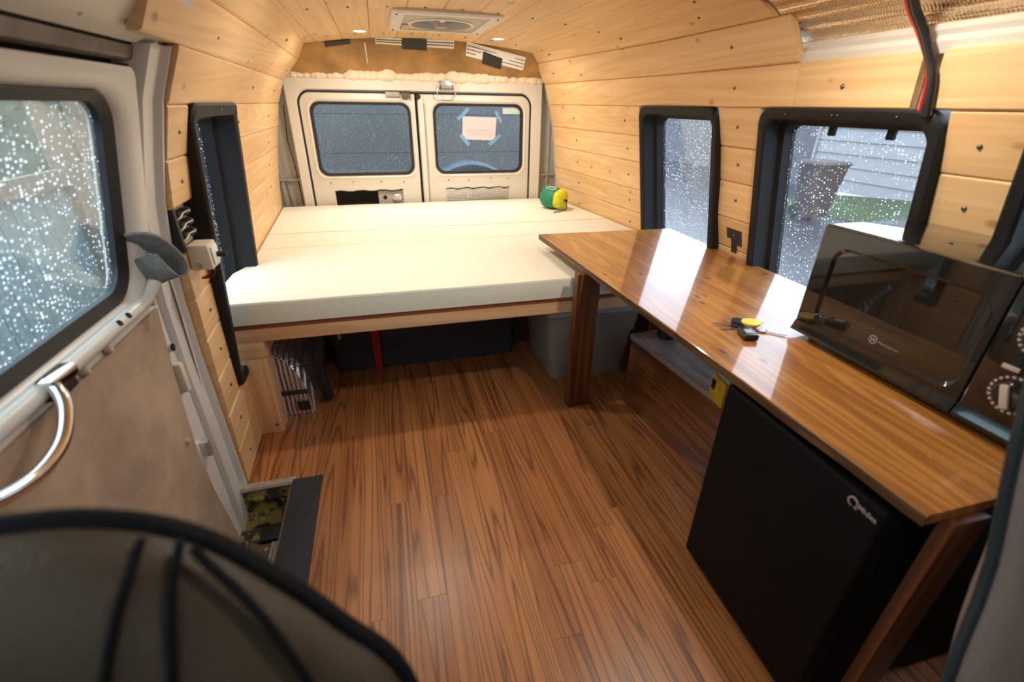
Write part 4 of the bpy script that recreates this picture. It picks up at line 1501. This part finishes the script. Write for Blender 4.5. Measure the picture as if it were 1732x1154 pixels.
# ------------------------------------------------------------------ things under the bed
def build_under_bed():
    def tote(name, x0, x1, y0, y1, h, bodym, lidm, taper, label, lidh=.03, cat='storage box'):
        root = empty(name, ((x0 + x1) / 2, (y0 + y1) / 2, 0))
        lp = lambda t, z, r=.03, g=0: [(u, v, z) for u, v in rr(x0 + taper * (1 - t) - g, x1 - taper * (1 - t) + g, y0 + taper * (1 - t) - g, y1 - taper * (1 - t) + g, r)]
        loft('body', [lp(0, .001), lp(.5, h * .5), lp(.62, h * .62), lp(.62, h * .63, g=.006), lp(.9, h * .9, g=.006), lp(.95, h - lidh, g=.006)], bodym, root, cap0=True, cap1=True)
        loft('lid', [lp(1, h - lidh + .001, g=.010), lp(1, h - lidh + .006, g=.016), lp(1, h - .006, g=.016), lp(1, h, g=.010), lp(1, h, g=-.02), lp(1, h - .006, g=-.03)], lidm, root, cap0=True, cap1=True)
        adopt(root)
        tag(root, label, cat)
        return root
    tote('storage_tote', .545, .925, 1.475, 1.86, .325, 'tote_grey', 'tote_lid', .035, 'grey plastic storage tote with a lid under the bed behind the worktop leg')
    t = tote('dark_storage_box', -.275, .500, 1.765, 2.15, .215, 'dark_bin', 'dark_bin', .008, 'long dark blue storage box under the bed')
    st = box('red_strap', -.112, -.082, 1.745, 1.751, .004, .21, 'red_strap', None, bevel=.001)
    tag(st, 'bright red strap hanging down the front of the dark storage box', 'strap')
    # wheel arch wrapped in foil
    root = empty('foil_wheel_arch', (-.40, 1.85, 0))
    n = 14
    loops = []
    prof = [(-.466, 0.001), (-.466, .276), (-.44, .274), (-.385, .245), (-.345, .18), (-.325, .10), (-.318, .05), (-.315, 0.001)]
    for y in (1.500, 1.53, 1.9, 2.2):
        k = .92 if y == 1.5 else 1
        loops.append([(-.466 + (x + .466) * k, y, z * k + .001) for x, z in prof])
    loft('foil_wrap', loops, 'foil_post', root, cap0=True, cap1=True)
    box('tape_band', -.43, -.335, 1.494, 1.4995, .088, .103, 'black_tape', root)
    box('tape_patch', -.375, -.335, 1.494, 1.4995, .02, .055, 'black_tape', root)
    adopt(root)
    tag(root, 'crinkled silver foil wrapped over the wheel arch beside the bed post', 'insulation')
    # black hose and bag behind it
    tag(tube('black_hose', smooth_path([(-.285, 1.56, .335), (-.275, 1.55, .25), (-.292, 1.545, .15), (-.285, 1.55, .06), (-.28, 1.56, .022)], 6), .020, 'rubber', None, n=10),
        'thick black hose standing beside the foil wheel arch under the bed', 'hose')
    tag(tube('hanging_cord', smooth_path([(-.215, 1.60, .343), (-.218, 1.60, .30), (-.228, 1.60, .28), (-.216, 1.602, .262), (-.214, 1.60, .235)], 6), lambda t: .003 + .003 * t, 'tote_lid', None, n=6),
        'pale knotted cord hanging below the bed rail', 'cord')
    # foil behind the tote on the right
    o = raw('foil_sheet', [(.945, 1.44, .02), (.985, 1.62, .02), (.985, 1.62, .31), (.945, 1.44, .31), (.951, 1.44, .02), (.991, 1.62, .02), (.991, 1.62, .31), (.951, 1.44, .31)],
            [(0, 1, 2, 3), (4, 5, 6, 7), (0, 1, 5, 4), (1, 2, 6, 5), (2, 3, 7, 6), (3, 0, 4, 7)], 'foil', None)
    tag(o, 'small sheet of bubble foil between the grey tote and the brown box', 'insulation')
build_under_bed()

# ------------------------------------------------------------------ worktop, its legs and the wheel box
ZT = .535
def build_counter():
    root = empty('worktop', (.9, 1.0, .517))
    F = [(.586, 1.765), (.600, 1.348), (.616, .95), (.626, .60), (.633, .274)]
    B = [(1.169, 1.745), (1.169, 1.348), (1.169, .95), (1.169, .60), (1.169, .274)]
    bm = bmesh.new()
    # top sheet with the stained edge band as a separate part
    loops = []
    for (xf, yf), (xb, yb) in zip(F, B):
        loops.append([(xf, yf, ZT - .002), (xf + .002, yf, ZT), (xb, yb, ZT), (xb, yb, ZT - .018), (xf + .004, yf, ZT - .018)])
    loft('board', loops, 'counter', root, cap0=True, cap1=True, smooth=False)
    rnd = random.Random(9)
    lo = []
    N_ = 40
    for k in range(N_ + 1):
        y = lerp(1.766, .273, k / N_)
        x = interp([(yy, xx) for xx, yy in reversed(F)], y)
        w = .0012 * noise.noise(Vector((y * 9, 0, 0)))
        lo.append([(x - .0015 + w, y, ZT - .0015), (x + .001, y, ZT - .001), (x + .004, y, ZT - .018), (x - .0005 + w * 2, y, ZT - .019 + w)])
    loft('front_edge', lo, 'counter_edge', root, cap0=True, cap1=True, smooth=False)
    # far leg: two boards in an L; near leg: one slim upright
    lg = box('leg', .594, .655, 1.312, 1.331, .001, .5165, 'stain', root, bevel=.002)
    box('leg_board', .574, .5935, 1.310, 1.345, .001, .5165, 'stain', lg, bevel=.002)
    box('leg', .675, .742, .262, .280, .001, .5165, 'stain', root, bevel=.002)
    adopt(root)
    tag(root, 'long glossy stained wooden worktop with two legs along the right wall', 'worktop')
    # box over the wheel arch
    bx = empty('wheel_box', (.95, 1.0, 0))
    TB = Matrix.Translation((.796, 1.306, 0)) @ Matrix.Rotation(math.radians(5.5), 4, 'Z')
    box('front_panel', 0, .016, -.655, 0, .001, .262, 'stain_y', bx, bevel=.001, T=TB)
    box('end_panel', .0165, .29, -.016, 0, .001, .262, 'stain_y', bx, bevel=.001, T=TB)
    box('lid', -.004, .30, -.655, .004, .2625, .281, 'lid', bx, bevel=.0015, T=TB)
    adopt(bx)
    tag(bx, 'low dark stained wooden box over the wheel arch under the worktop', 'box')
    cup = empty('black_canister', (.905, 1.27, .279))
    lathe('body', [(0, .0005), (.030, .0005), (.034, .006), (.034, .05), (.032, .058)], frame_to((.905, 1.262, .2812), (0, 0, 1)), 'rubber', cup, 20)
    lathe('cap', [(.033, .058), (.035, .060), (.035, .070), (.030, .074), (0, .075)], frame_to((.905, 1.262, .2812), (0, 0, 1)), 'rubber', cup, 20)
    adopt(cup)
    tag(cup, 'small round black canister standing on the low wooden box', 'canister')
    # yellow gadget on the box, leaning on the fridge
    gd = empty('yellow_gadget', (.83, .86, .2795))
    T = Matrix.Translation((.822, .868, .2812)) @ Matrix.Rotation(math.radians(-10), 4, 'Z')
    box('case', -.012, .050, -.036, .036, .001, .075, 'gadget', gd, bevel=.008, T=T)
    box('display', -.0135, -.0115, .010, .028, .034, .062, 'fob', gd, bevel=.001, T=T)
    for k in range(3):
        box('button', -.0138, -.0115, -.006, .003, .034 + k * .011, .041 + k * .011, 'yellow_tag', gd, bevel=.0008, T=T)
    box('grey_side', -.004, .045, -.034, .030, .0755, .084, 'tote_lid', gd, bevel=.003, T=T)
    adopt(gd)
    tag(gd, 'yellow handheld gadget with a dark display standing under the worktop', 'gadget')
    # black tape mark on the board between the windows
    o = raw('tape_patch', [(XR(1.36, z) - .0012 - k * .001, y, z) for k in (0, 1) for y, z in ((1.375, .628), (1.30, .628), (1.30, .575), (1.325, .575), (1.325, .545), (1.352, .545), (1.352, .592), (1.375, .592))],
            [tuple(range(8)), tuple(range(8, 16))] + [(i, (i + 1) % 8, (i + 1) % 8 + 8, i + 8) for i in range(8)], 'black_tape', None)
    tag(o, 'notched black tape patch on the boards between the two right windows', 'tape')
build_counter()

# ------------------------------------------------------------------ fridge
def build_fridge():
    root = empty('mini_fridge', (.86, .465, 0))
    box('cabinet', .672, 1.08, .304, .648, .012, .500, 'fridge', root, bevel=.006)
    box('door', .630, .668, .302, .650, .016, .500, 'fridge', root, bevel=.008, seg=3)
    box('gasket', .6675, .6725, .308, .644, .022, .494, 'rubber', root)
    for x, y in ((.69, .325), (.69, .63), (1.06, .325), (1.06, .63)):
        lathe('foot', [(0, .0005), (.012, .0005), (.012, .012)], frame_to((x, y, 0), (0, 0, 1)), 'rubber', root, 12)
    # brand mark on the door: ring symbol and lettering
    d = root.children[1]
    ex = Vector((0, -1, 0)); ey = Vector((0, 0, 1)); ez = Vector((-1, 0, 0))
    T = Matrix((ex, ey, ez)).transposed().to_4x4()
    T.translation = (.6298, .3395, .4755)
    text_mesh('lettering', 'Midea', .0125, T, 'silver_print', d, depth=.0003, bold=.0001)
    bm = bmesh.new()
    c = Vector((.6296, .348, .4795))
    pts = [c + Vector((0, -math.cos(a) * .0075, math.sin(a) * .0075)) for a in [math.radians(-60 + 330 * k / 20) for k in range(21)]]
    add_tube(bm, pts, lambda t: .0006 + .0010 * math.sin(t * math.pi), 5)
    add_tube(bm, [pts[0], pts[0] + Vector((0, -.005, -.001))], .0008, 5)
    from_bm('ring_symbol', bm, 'silver_print', d)
    adopt(root)
    root.location = (.86, .465, 0)
    root.rotation_euler = (0, 0, math.radians(-1.6))
    tag(root, 'black mini fridge standing on the floor under the near end of the worktop', 'fridge')
build_fridge()

# ------------------------------------------------------------------ microwave
def build_microwave():
    root = empty('microwave', (1.0, .55, ZT))
    x0, x1, y0, y1, z0, z1 = .885, 1.155, .325, .770, .548, .787
    box('casing', x0 + .022, x1, y0, y1, z0, z1, 'gloss_black', root, bevel=.004)
    # door: raised bezel, sloped lower lip, dark window
    dy0 = .425
    yz = lambda lp, x: [(x, u, v) for u, v in lp]
    o = rr(dy0, y1, z0, z1, .006)
    o1 = rr(dy0 + .003, y1 - .003, z0 + .003, z1 - .003, .006)
    i1 = rr(dy0 + .014, y1 - .040, z0 + .030, z1 - .036, .030)
    i2 = rr(dy0 + .020, y1 - .046, z0 + .036, z1 - .042, .028)
    loft('door', [yz(o, x0 + .0215), yz(o, x0 + .004), yz(o1, x0), yz(i1, x0), yz(i2, x0 + .007)], 'gloss_black', root, cap0=True)
    dr_ = root.children[-1]
    loft('door_window', [yz(i2, x0 + .0065), yz(i2, x0 + .0075)], 'black_glass', dr_, cap0=True, cap1=True, smooth=False)
    # lower lip facing upwards, split at the door edge
    for ya, yb in ((.4265, .768), (.327, .4235)):
        hexa('lower_lip', [(x0 - .010, ya, z0 + .001), (x0 - .0005, ya, z0 + .001), (x0 - .0005, yb, z0 + .001), (x0 - .010, yb, z0 + .001),
                           (x0 - .007, ya, z0 + .006), (x0 - .0005, ya, z0 + .022), (x0 - .0005, yb, z0 + .022), (x0 - .007, yb, z0 + .006)], 'gloss_black', root)
    # control panel
    cp = box('control_panel', x0, x0 + .0215, y0, dy0 - .0015, z0, z1, 'gloss_black', root, bevel=.003)
    for kz, big in ((.618, 1.0), (.712, 1.0)):
        T = frame_to((x0, .370, kz), (-1, 0, 0), (0, 0, 1))
        kn = lathe('knob', [(0, .013), (.018, .0125), (.021, .009), (.022, -.001)], T, 'gloss_black', cp, 28)
        # bright pointer bar across the knob
        a = math.radians(20 if kz < .7 else 60)
        Tp = T @ Matrix.Rotation(a, 4, 'Z')
        box('pointer', -.019, .019, -.0055, .0055, .0127, .019, 'knob_face', kn, bevel=.003, T=Tp)
        bm = bmesh.new()
        for k in range(22):
            b = 2 * math.pi * k / 22
            add_box(bm, .0265, .0300, -.0021, .0021, -.0002, .0006, T @ Matrix.Rotation(b, 4, 'Z'))
        from_bm('dial_marks', bm, 'knob_face', cp)
    box('button', x0 - .002, x0 + .001, .376, .398, .653, .660, 'knob_face', cp, bevel=.001)
    # brand on the door: ringed W and lettering
    ex = Vector((0, -1, 0)); ey = Vector((0, 0, 1)); ez = Vector((-1, 0, 0))
    T = Matrix((ex, ey, ez)).transposed().to_4x4()
    T.translation = (x0 + .0062, .604 - .0042, .601 - .0035)
    T2 = T.copy()
    text_mesh('emblem_letter', 'W', .0105, T2, 'silver_print', dr_, depth=.0002)
    bm = bmesh.new()
    c = Vector((x0 + .0062, .6035 - .0042 - .0045, .6012))
    add_tube(bm, [c + Vector((0, math.cos(a) * .0078, math.sin(a) * .0078)) for a in [2 * math.pi * k / 24 for k in range(24)]], .0006, 5, True)
    from_bm('emblem_ring', bm, 'silver_print', dr_)
    T3 = T.copy()
    T3.translation = (x0 + .0062, .584, .5985)
    text_mesh('lettering', 'Westinghouse', .0068, T3, 'faint_print', dr_, depth=.0002)
    for x, y in ((x0 + .04, y0 + .03), (x0 + .04, y1 - .03), (x1 - .03, y0 + .03), (x1 - .03, y1 - .03)):
        lathe('foot', [(0, .0004), (.011, .0004), (.012, .0135)], frame_to((x, y, ZT), (0, 0, 1)), 'rubber', root, 12)
    adopt(root)
    tag(root, 'glossy black microwave with round knobs standing on the worktop', 'microwave')
build_microwave()

# ------------------------------------------------------------------ keys
def build_keys():
    root = empty('key_bunch', (.80, .83, ZT))
    z = ZT + .001
    rg = Vector((.800, .808, z + .008))
    tube('key_ring', [rg + Vector((math.cos(a) * .015, math.sin(a) * .015, .003 * math.sin(a * 2))) for a in [2 * math.pi * k / 22 for k in range(22)]], .0012, 'steel', root, n=6, closed=True)
    def key(ang, length, headm, hz, hr=.013, org=None):
        c, s = math.cos(ang), math.sin(ang)
        p = (org or rg) + Vector((c * .016, s * .016, 0))
        T = Matrix.Translation((p.x, p.y, z + hz)) @ Matrix.Rotation(ang, 4, 'Z')
        bm = bmesh.new()
        # toothed blade
        pts = [(.018, -.0035)]
        n = 6
        for k in range(n):
            x = lerp(.024, length, k / n)
            pts += [(x, -.0035), (x + .002, -.0018 if k % 2 else -.0026)]
        pts += [(length, -.001), (length + .002, .001), (length - .002, .0035), (.018, .0035)]
        lo = [bm.verts.new(T @ Vector((x, y, 0))) for x, y in pts]
        hi = [bm.verts.new(T @ Vector((x, y, .0018))) for x, y in pts]
        bm.faces.new(lo)
        bm.faces.new(hi)
        for i in range(len(pts)):
            j = (i + 1) % len(pts)
            bm.faces.new((lo[i], lo[j], hi[j], hi[i]))
        blade = from_bm('key_blade', bm, 'steel', root)
        bm = bmesh.new()
        lp = [(.010 + hr * 1.1 * math.cos(a), hr * math.sin(a)) for a in [2 * math.pi * k / 16 for k in range(16)]]
        t = .004 if headm != 'steel' else .0018
        A = [bm.verts.new(T @ Vector((x, y, -.0004))) for x, y in lp]
        B = [bm.verts.new(T @ Vector((x, y, t))) for x, y in lp]
        bm.faces.new(A)
        bm.faces.new(B)
        for i in range(16):
            j = (i + 1) % 16
            bm.faces.new((A[i], A[j], B[j], B[i]))
        from_bm('key_head', bm, headm, root)
    key(math.radians(150), .066, 'fob', .004, .015)
    key(math.radians(170), .052, 'steel', .0005, .011)
    key(math.radians(-8), .045, 'yellow_tag', .012, .020, rg + Vector((-.022, .006, 0)))
    key(math.radians(-45), .062, 'steel', .0015, .011)
    key(math.radians(25), .040, 'steel', .004, .010)
    key(math.radians(120), .034, 'fob', .008, .016)
    T = Matrix.Translation((.764, .772, z)) @ Matrix.Rotation(math.radians(-18), 4, 'Z')
    box('remote_fob', -.015, .017, -.023, .023, .0, .014, 'fob', root, bevel=.004, seg=3, T=T)
    box('fob_button', -.008, .008, -.012, .008, .0138, .0152, 'tote_lid', root, bevel=.0006, T=T)
    tube('fob_link', [(.790, .800, z + .008), (.782, .792, z + .011), (.775, .786, z + .012)], .0014, 'steel', root, n=6)
    adopt(root)
    tag(root, 'bunch of keys with a yellow key head and black fob on the worktop', 'keys')
build_keys()

# ------------------------------------------------------------------ front seats (seen from the cab)
def build_seat(xc, half, mat, pmat, ztop, label, seams=True, tilt=.26, flat_inner=False, shoulder=.14):
    root = empty('front_seat', (xc, .2, 0))
    yat = lambda z: .149 + tilt * (z - .407)
    def pt(x, z, o):       # o: outwards from the cushion face towards -y
        return Vector((x, yat(z) - o, z + o * tilt))
    # outline of the backrest, right half mirrored
    half_prof = [(0, ztop), (.07, ztop - .004), (.125, ztop - .026), (.168, ztop - .068), (.203, ztop - .112), (.243, ztop - .172), (half, ztop - .30), (half, .30)]
    if flat_inner:
        half_prof = [(0, ztop), (half * .55, ztop - .006), (half * .85, ztop - .035), (half * .97, ztop - .09), (half, ztop - .16), (half, ztop - .30), (half, .30)]
    outl = [(xc + a, z) for a, z in half_prof] + [(xc - a, z) for a, z in reversed(half_prof[1:])]
    path = smooth_path([(a, 0, z) for a, z in outl], 5)
    outl = [(p.x, p.z) for p in path]
    cz = ztop - .25
    def shrink(k):
        return [(xc + (x - xc) * k, cz + (z - cz) * k) for x, z in outl]
    k1, k2 = (.42, .74) if flat_inner else (.70, .84)
    loops = [[pt(x, z, -.070) for x, z in shrink(k1)], [pt(x, z, -.040 if flat_inner else -.055) for x, z in shrink(k2)], [pt(x, z, -.008) for x, z in shrink(.985)],
             [pt(x, z, .004) for x, z in shrink(.965)], [pt(x, z, .016) for x, z in shrink(.90)], [pt(x, z, .020) for x, z in shrink(.7)], [pt(x, z, .020) for x, z in shrink(.3)]]
    loft('backrest', loops, mat, root, cap0=True, cap1=True)
    tube('piping', [pt(x, z, -.004) for x, z in shrink(.985)], .0060, pmat, root, n=8)
    if seams:
        for sp in ([(.106, .018), (.100, .034), (.088, .060), (.070, .115), (.05, .20), (.03, .30)], [(.126, .022), (.122, .036), (.116, .060), (.106, .120), (.098, .20), (.09, .30)],
                   [(.132, .026), (.140, .040), (.154, .062), (.170, .098), (.186, .150), (.20, .22), (.205, .30)], [(-.10, .028), (-.088, .060), (-.070, .115), (-.05, .20), (-.03, .30)]):
            pts = smooth_path([pt(xc + dx, ztop - dz, interp([(0, -.002), (.009, .004), (.025, .016), (.075, .0205), (.4, .0205)], dz) + .001) for dx, dz in sp], 5)
            tube('seam', pts, .0030, pmat, root, n=6)
    box('cushion', xc - half, xc + half, -.40, .11, .26, .37, mat, root, bevel=.03, seg=4)
    box('pedestal', xc - half * .7, xc + half * .7, -.32, .08, .001, .2595, 'rubber', root, bevel=.01)
    adopt(root)
    tag(root, label, 'seat', 'front seats')
build_seat(-.262, .262, 'seat', 'piping', .790, 'brown leather front seat with black piping in the lower left foreground')
build_seat(.860, .262, 'seat_grey', 'piping_teal', .86, 'grey front seat with dark teal piping at the lower right edge', seams=False, flat_inner=True)

# ------------------------------------------------------------------ the cab behind the camera
def build_cab():
    f3 = lambda lp, y: [(u, y, v) for u, v in lp]
    o = rr(-.62, 1.22, -.2, 1.34, .01)
    i = rr(-.40, 1.0, .72, 1.20, .08)
    w = loft('wall_front', [f3(o, -.92), f3(i, -.92), f3(i, -.95), f3(o, -.95)], 'body_dark', None, close=True, smooth=False)
    struct(w)
    p = loft('windscreen', [f3(i, -.933), f3(i, -.936)], 'glass_front', w, cap0=True, cap1=True, smooth=False)
    # left cab side behind the sliding door
    bm = bmesh.new()
    for z0, z1 in ((-.25, .6), (1.02, 1.33)):
        add_box(bm, -.60, -.56, -.92, -.25, z0, z1)
    add_box(bm, -.60, -.56, -.92, -.80, .6, 1.02)
    add_box(bm, -.60, -.56, -.35, -.25, .6, 1.02)
    add_box(bm, -.46, -.25, -.92, 1.16, 1.27, 1.285)
    s = from_bm('wall_cab', bm, 'body_dark', None)
    struct(s)
build_cab()

# ------------------------------------------------------------------ outside
GZ = -.55
def build_outside():
    g = raw('ground', [(-30, -30, GZ), (40, -30, GZ), (40, 40, GZ), (-30, 40, GZ), (-30, -30, GZ - .1), (40, -30, GZ - .1), (40, 40, GZ - .1), (-30, 40, GZ - .1)],
            [(0, 1, 2, 3), (4, 5, 6, 7), (0, 1, 5, 4), (1, 2, 6, 5), (2, 3, 7, 6), (3, 0, 4, 7)], 'asphalt')
    struct(g)
    # house to the right: lapped white siding, then a dimmer stretch farther back
    h = empty('house', (9.2, 7.0, GZ))
    for k in range(9):
        z = GZ + .05 + k * .235
        hexa('siding_board', [(9.0, 1.0, z), (9.06, 1.0, z), (9.06, 8.6, z), (9.0, 8.6, z), (9.03, 1.0, z + .235), (9.06, 1.0, z + .235), (9.06, 8.6, z + .235), (9.03, 8.6, z + .235)], 'siding', h)
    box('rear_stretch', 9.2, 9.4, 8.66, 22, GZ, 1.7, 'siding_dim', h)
    box('corner_trim', 8.97, 9.05, 8.60, 8.66, GZ, 1.65, 'siding', h)
    box('downpipe', 8.92, 9.0, 6.02, 6.08, GZ, 1.65, 'siding_dim', h, bevel=.015)
    box('eave', 8.8, 9.6, .9, 8.7, 1.66, 1.78, 'siding', h)
    adopt(h)
    tag(h, 'white lap-sided house wall seen through the right windows', 'house')
    bm = bmesh.new()
    n, m = 18, 10
    G = [[bm.verts.new((lerp(6.9, 8.9, i / m), lerp(2.0, 7.6, j / n), GZ + .01 + .22 * (i / m) ** 1.2 * (1 - (j / n) ** 3) + .02 * noise.noise(Vector((i * .7, j * .7, 0))))) for i in range(m + 1)] for j in range(n + 1)]
    for j in range(n):
        for i in range(m):
            bm.faces.new((G[j][i], G[j][i + 1], G[j + 1][i + 1], G[j + 1][i]))
    o = from_bm('lawn', bm, 'grass', None, smooth='all')
    tag(o, 'strip of green lawn in front of the white house wall', 'lawn', kind='stuff')
    # wheelie bin
    b = empty('wheelie_bin', (6.45, 5.95, GZ))
    lp = lambda w, d, z, r=.05: [(6.45 + u, 5.95 + v, z) for u, v in rr(-w, w, -d, d, r)]
    loft('body', [lp(.18, .16, GZ + .06), lp(.19, .17, GZ + .12), lp(.25, .23, GZ + .78), lp(.26, .24, GZ + .79), lp(.26, .24, GZ + .81)], 'bin_brown', b, cap0=True, cap1=True)
    loft('lid', [lp(.28, .26, GZ + .812), lp(.28, .26, GZ + .83), lp(.25, .23, GZ + .86)], 'bin_brown', b, cap0=True, cap1=True)
    for s in (-1, 1):
        lathe('wheel', [(0, -.03), (.09, -.03), (.10, -.02), (.10, .02), (.09, .03), (0, .03)], frame_to((6.45 + s * .16, 6.12, GZ + .10), (1, 0, 0)), 'rubber', b, 18)
    adopt(b)
    tag(b, 'brown wheelie bin standing on the driveway outside the near right window', 'bin')
    # fence on the left
    fx = -2.0
    f = empty('board_fence', (fx, 3.4, GZ))
    y = 1.6
    k = 0
    while y < 3.72:
        w = .135
        box('fence_board', fx - .02, fx, y, y + w - .008, GZ + .02, .50 + .02 * math.sin(k * 2.3), 'fence_pale', f)
        y += w
        k += 1
    box('rail', fx, fx + .05, 1.6, 3.95, .50, .60, 'fence_tan', f)
    box('post', fx - .03, fx + .06, 3.74, 3.90, GZ, .98, 'fence_tan', f)
    box('post', fx - .03, fx + .06, 4.12, 4.24, GZ, .98, 'fence_tan', f)
    y = 3.91
    for j in range(2):
        box('fence_board', fx - .02, fx, y, y + .095, GZ + .02, .60, 'fence_pale', f)
        y += .10
    adopt(f)
    tag(f, 'pale board fence with tan posts seen through the sliding door window', 'fence')
    s = empty('shed', (-3.6, 4.4, GZ))
    box('wall', -3.9, -3.5, 1.2, 5.6, GZ, 1.35, 'shed_wall', s)
    box('roof', -4.1, -3.3, 1.0, 5.8, 1.351, 1.47, 'fence_tan', s)
    box('door', -3.499, -3.46, 3.9, 4.6, GZ, 1.0, 'fence_tan', s)
    adopt(s)
    tag(s, 'pale shed wall behind the board fence', 'shed')
    bm = bmesh.new()
    rnd = random.Random(2)
    for k in range(900):
        yy = rnd.uniform(4.3, 5.2)
        c = Vector((-2.1 - rnd.random() * .7, yy, GZ + rnd.random() ** .8 * (1.9 + .2 * math.sin(yy * 5))))
        sz = rnd.uniform(.03, .07)
        R_ = Matrix.Rotation(rnd.uniform(0, 6.3), 3, 'Z') @ Matrix.Rotation(rnd.uniform(-1.2, 1.2), 3, 'X')
        bm.faces.new([bm.verts.new(c + R_ @ Vector(q)) for q in ((-sz, 0, 0), (0, -sz * .5, .01), (sz, 0, 0), (0, sz * .5, .01))])
    add_box(bm, -2.7, -2.25, 4.35, 5.1, GZ, 1.2)
    hg = from_bm('hedge', bm, 'hedge', None)
    tag(hg, 'dark green hedge past the end of the board fence', 'hedge', kind='stuff')
    # garage door close behind the van
    gd = empty('garage_door', (.3, 5.3, GZ))
    for k in range(7):
        z = GZ + .01 + k * .36
        box('panel', -2.4, 1.62, 5.30, 5.34, z, z + .357, 'slate', gd)
    box('backing', -2.42, 1.63, 5.345, 5.40, GZ, 2.0, 'slate', gd)
    adopt(gd)
    tag(gd, 'slate grey panelled garage door outside the rear windows', 'garage door')
    gw = box('garage_wall', 1.64, 2.0, 5.28, 5.6, GZ, 1.98, 'pale_wall', None)
    tag(gw, 'pale wall beside the garage door outside the right rear window', 'wall')
    gr = box('garage_lintel', -2.6, 2.0, 5.15, 5.7, 2.0, 2.2, 'slate', None)
    tag(gr, 'slate grey lintel over the garage door', 'lintel')
    # spare wheel on the outside of the right rear door
    sw = empty('spare_wheel', (.535, 3.08, .04))
    T = frame_to((.535, 3.06, .352), (0, 1, 0))
    lathe('tyre', [(.20, -.07), (.27, -.085), (.315, -.075), (.330, -.05), (.330, .05), (.315, .075), (.27, .085), (.20, .07), (.20, -.07)], T, 'tyre', sw, 48)
    lathe('rim', [(0, -.01), (.12, -.02), (.19, -.055), (.205, -.06), (.205, .06), (.12, .03), (0, .02)], T, 'zinc', sw, 36)
    adopt(sw)
    tag(sw, 'spare wheel whose curved top shows through the right rear window', 'wheel')
build_outside()
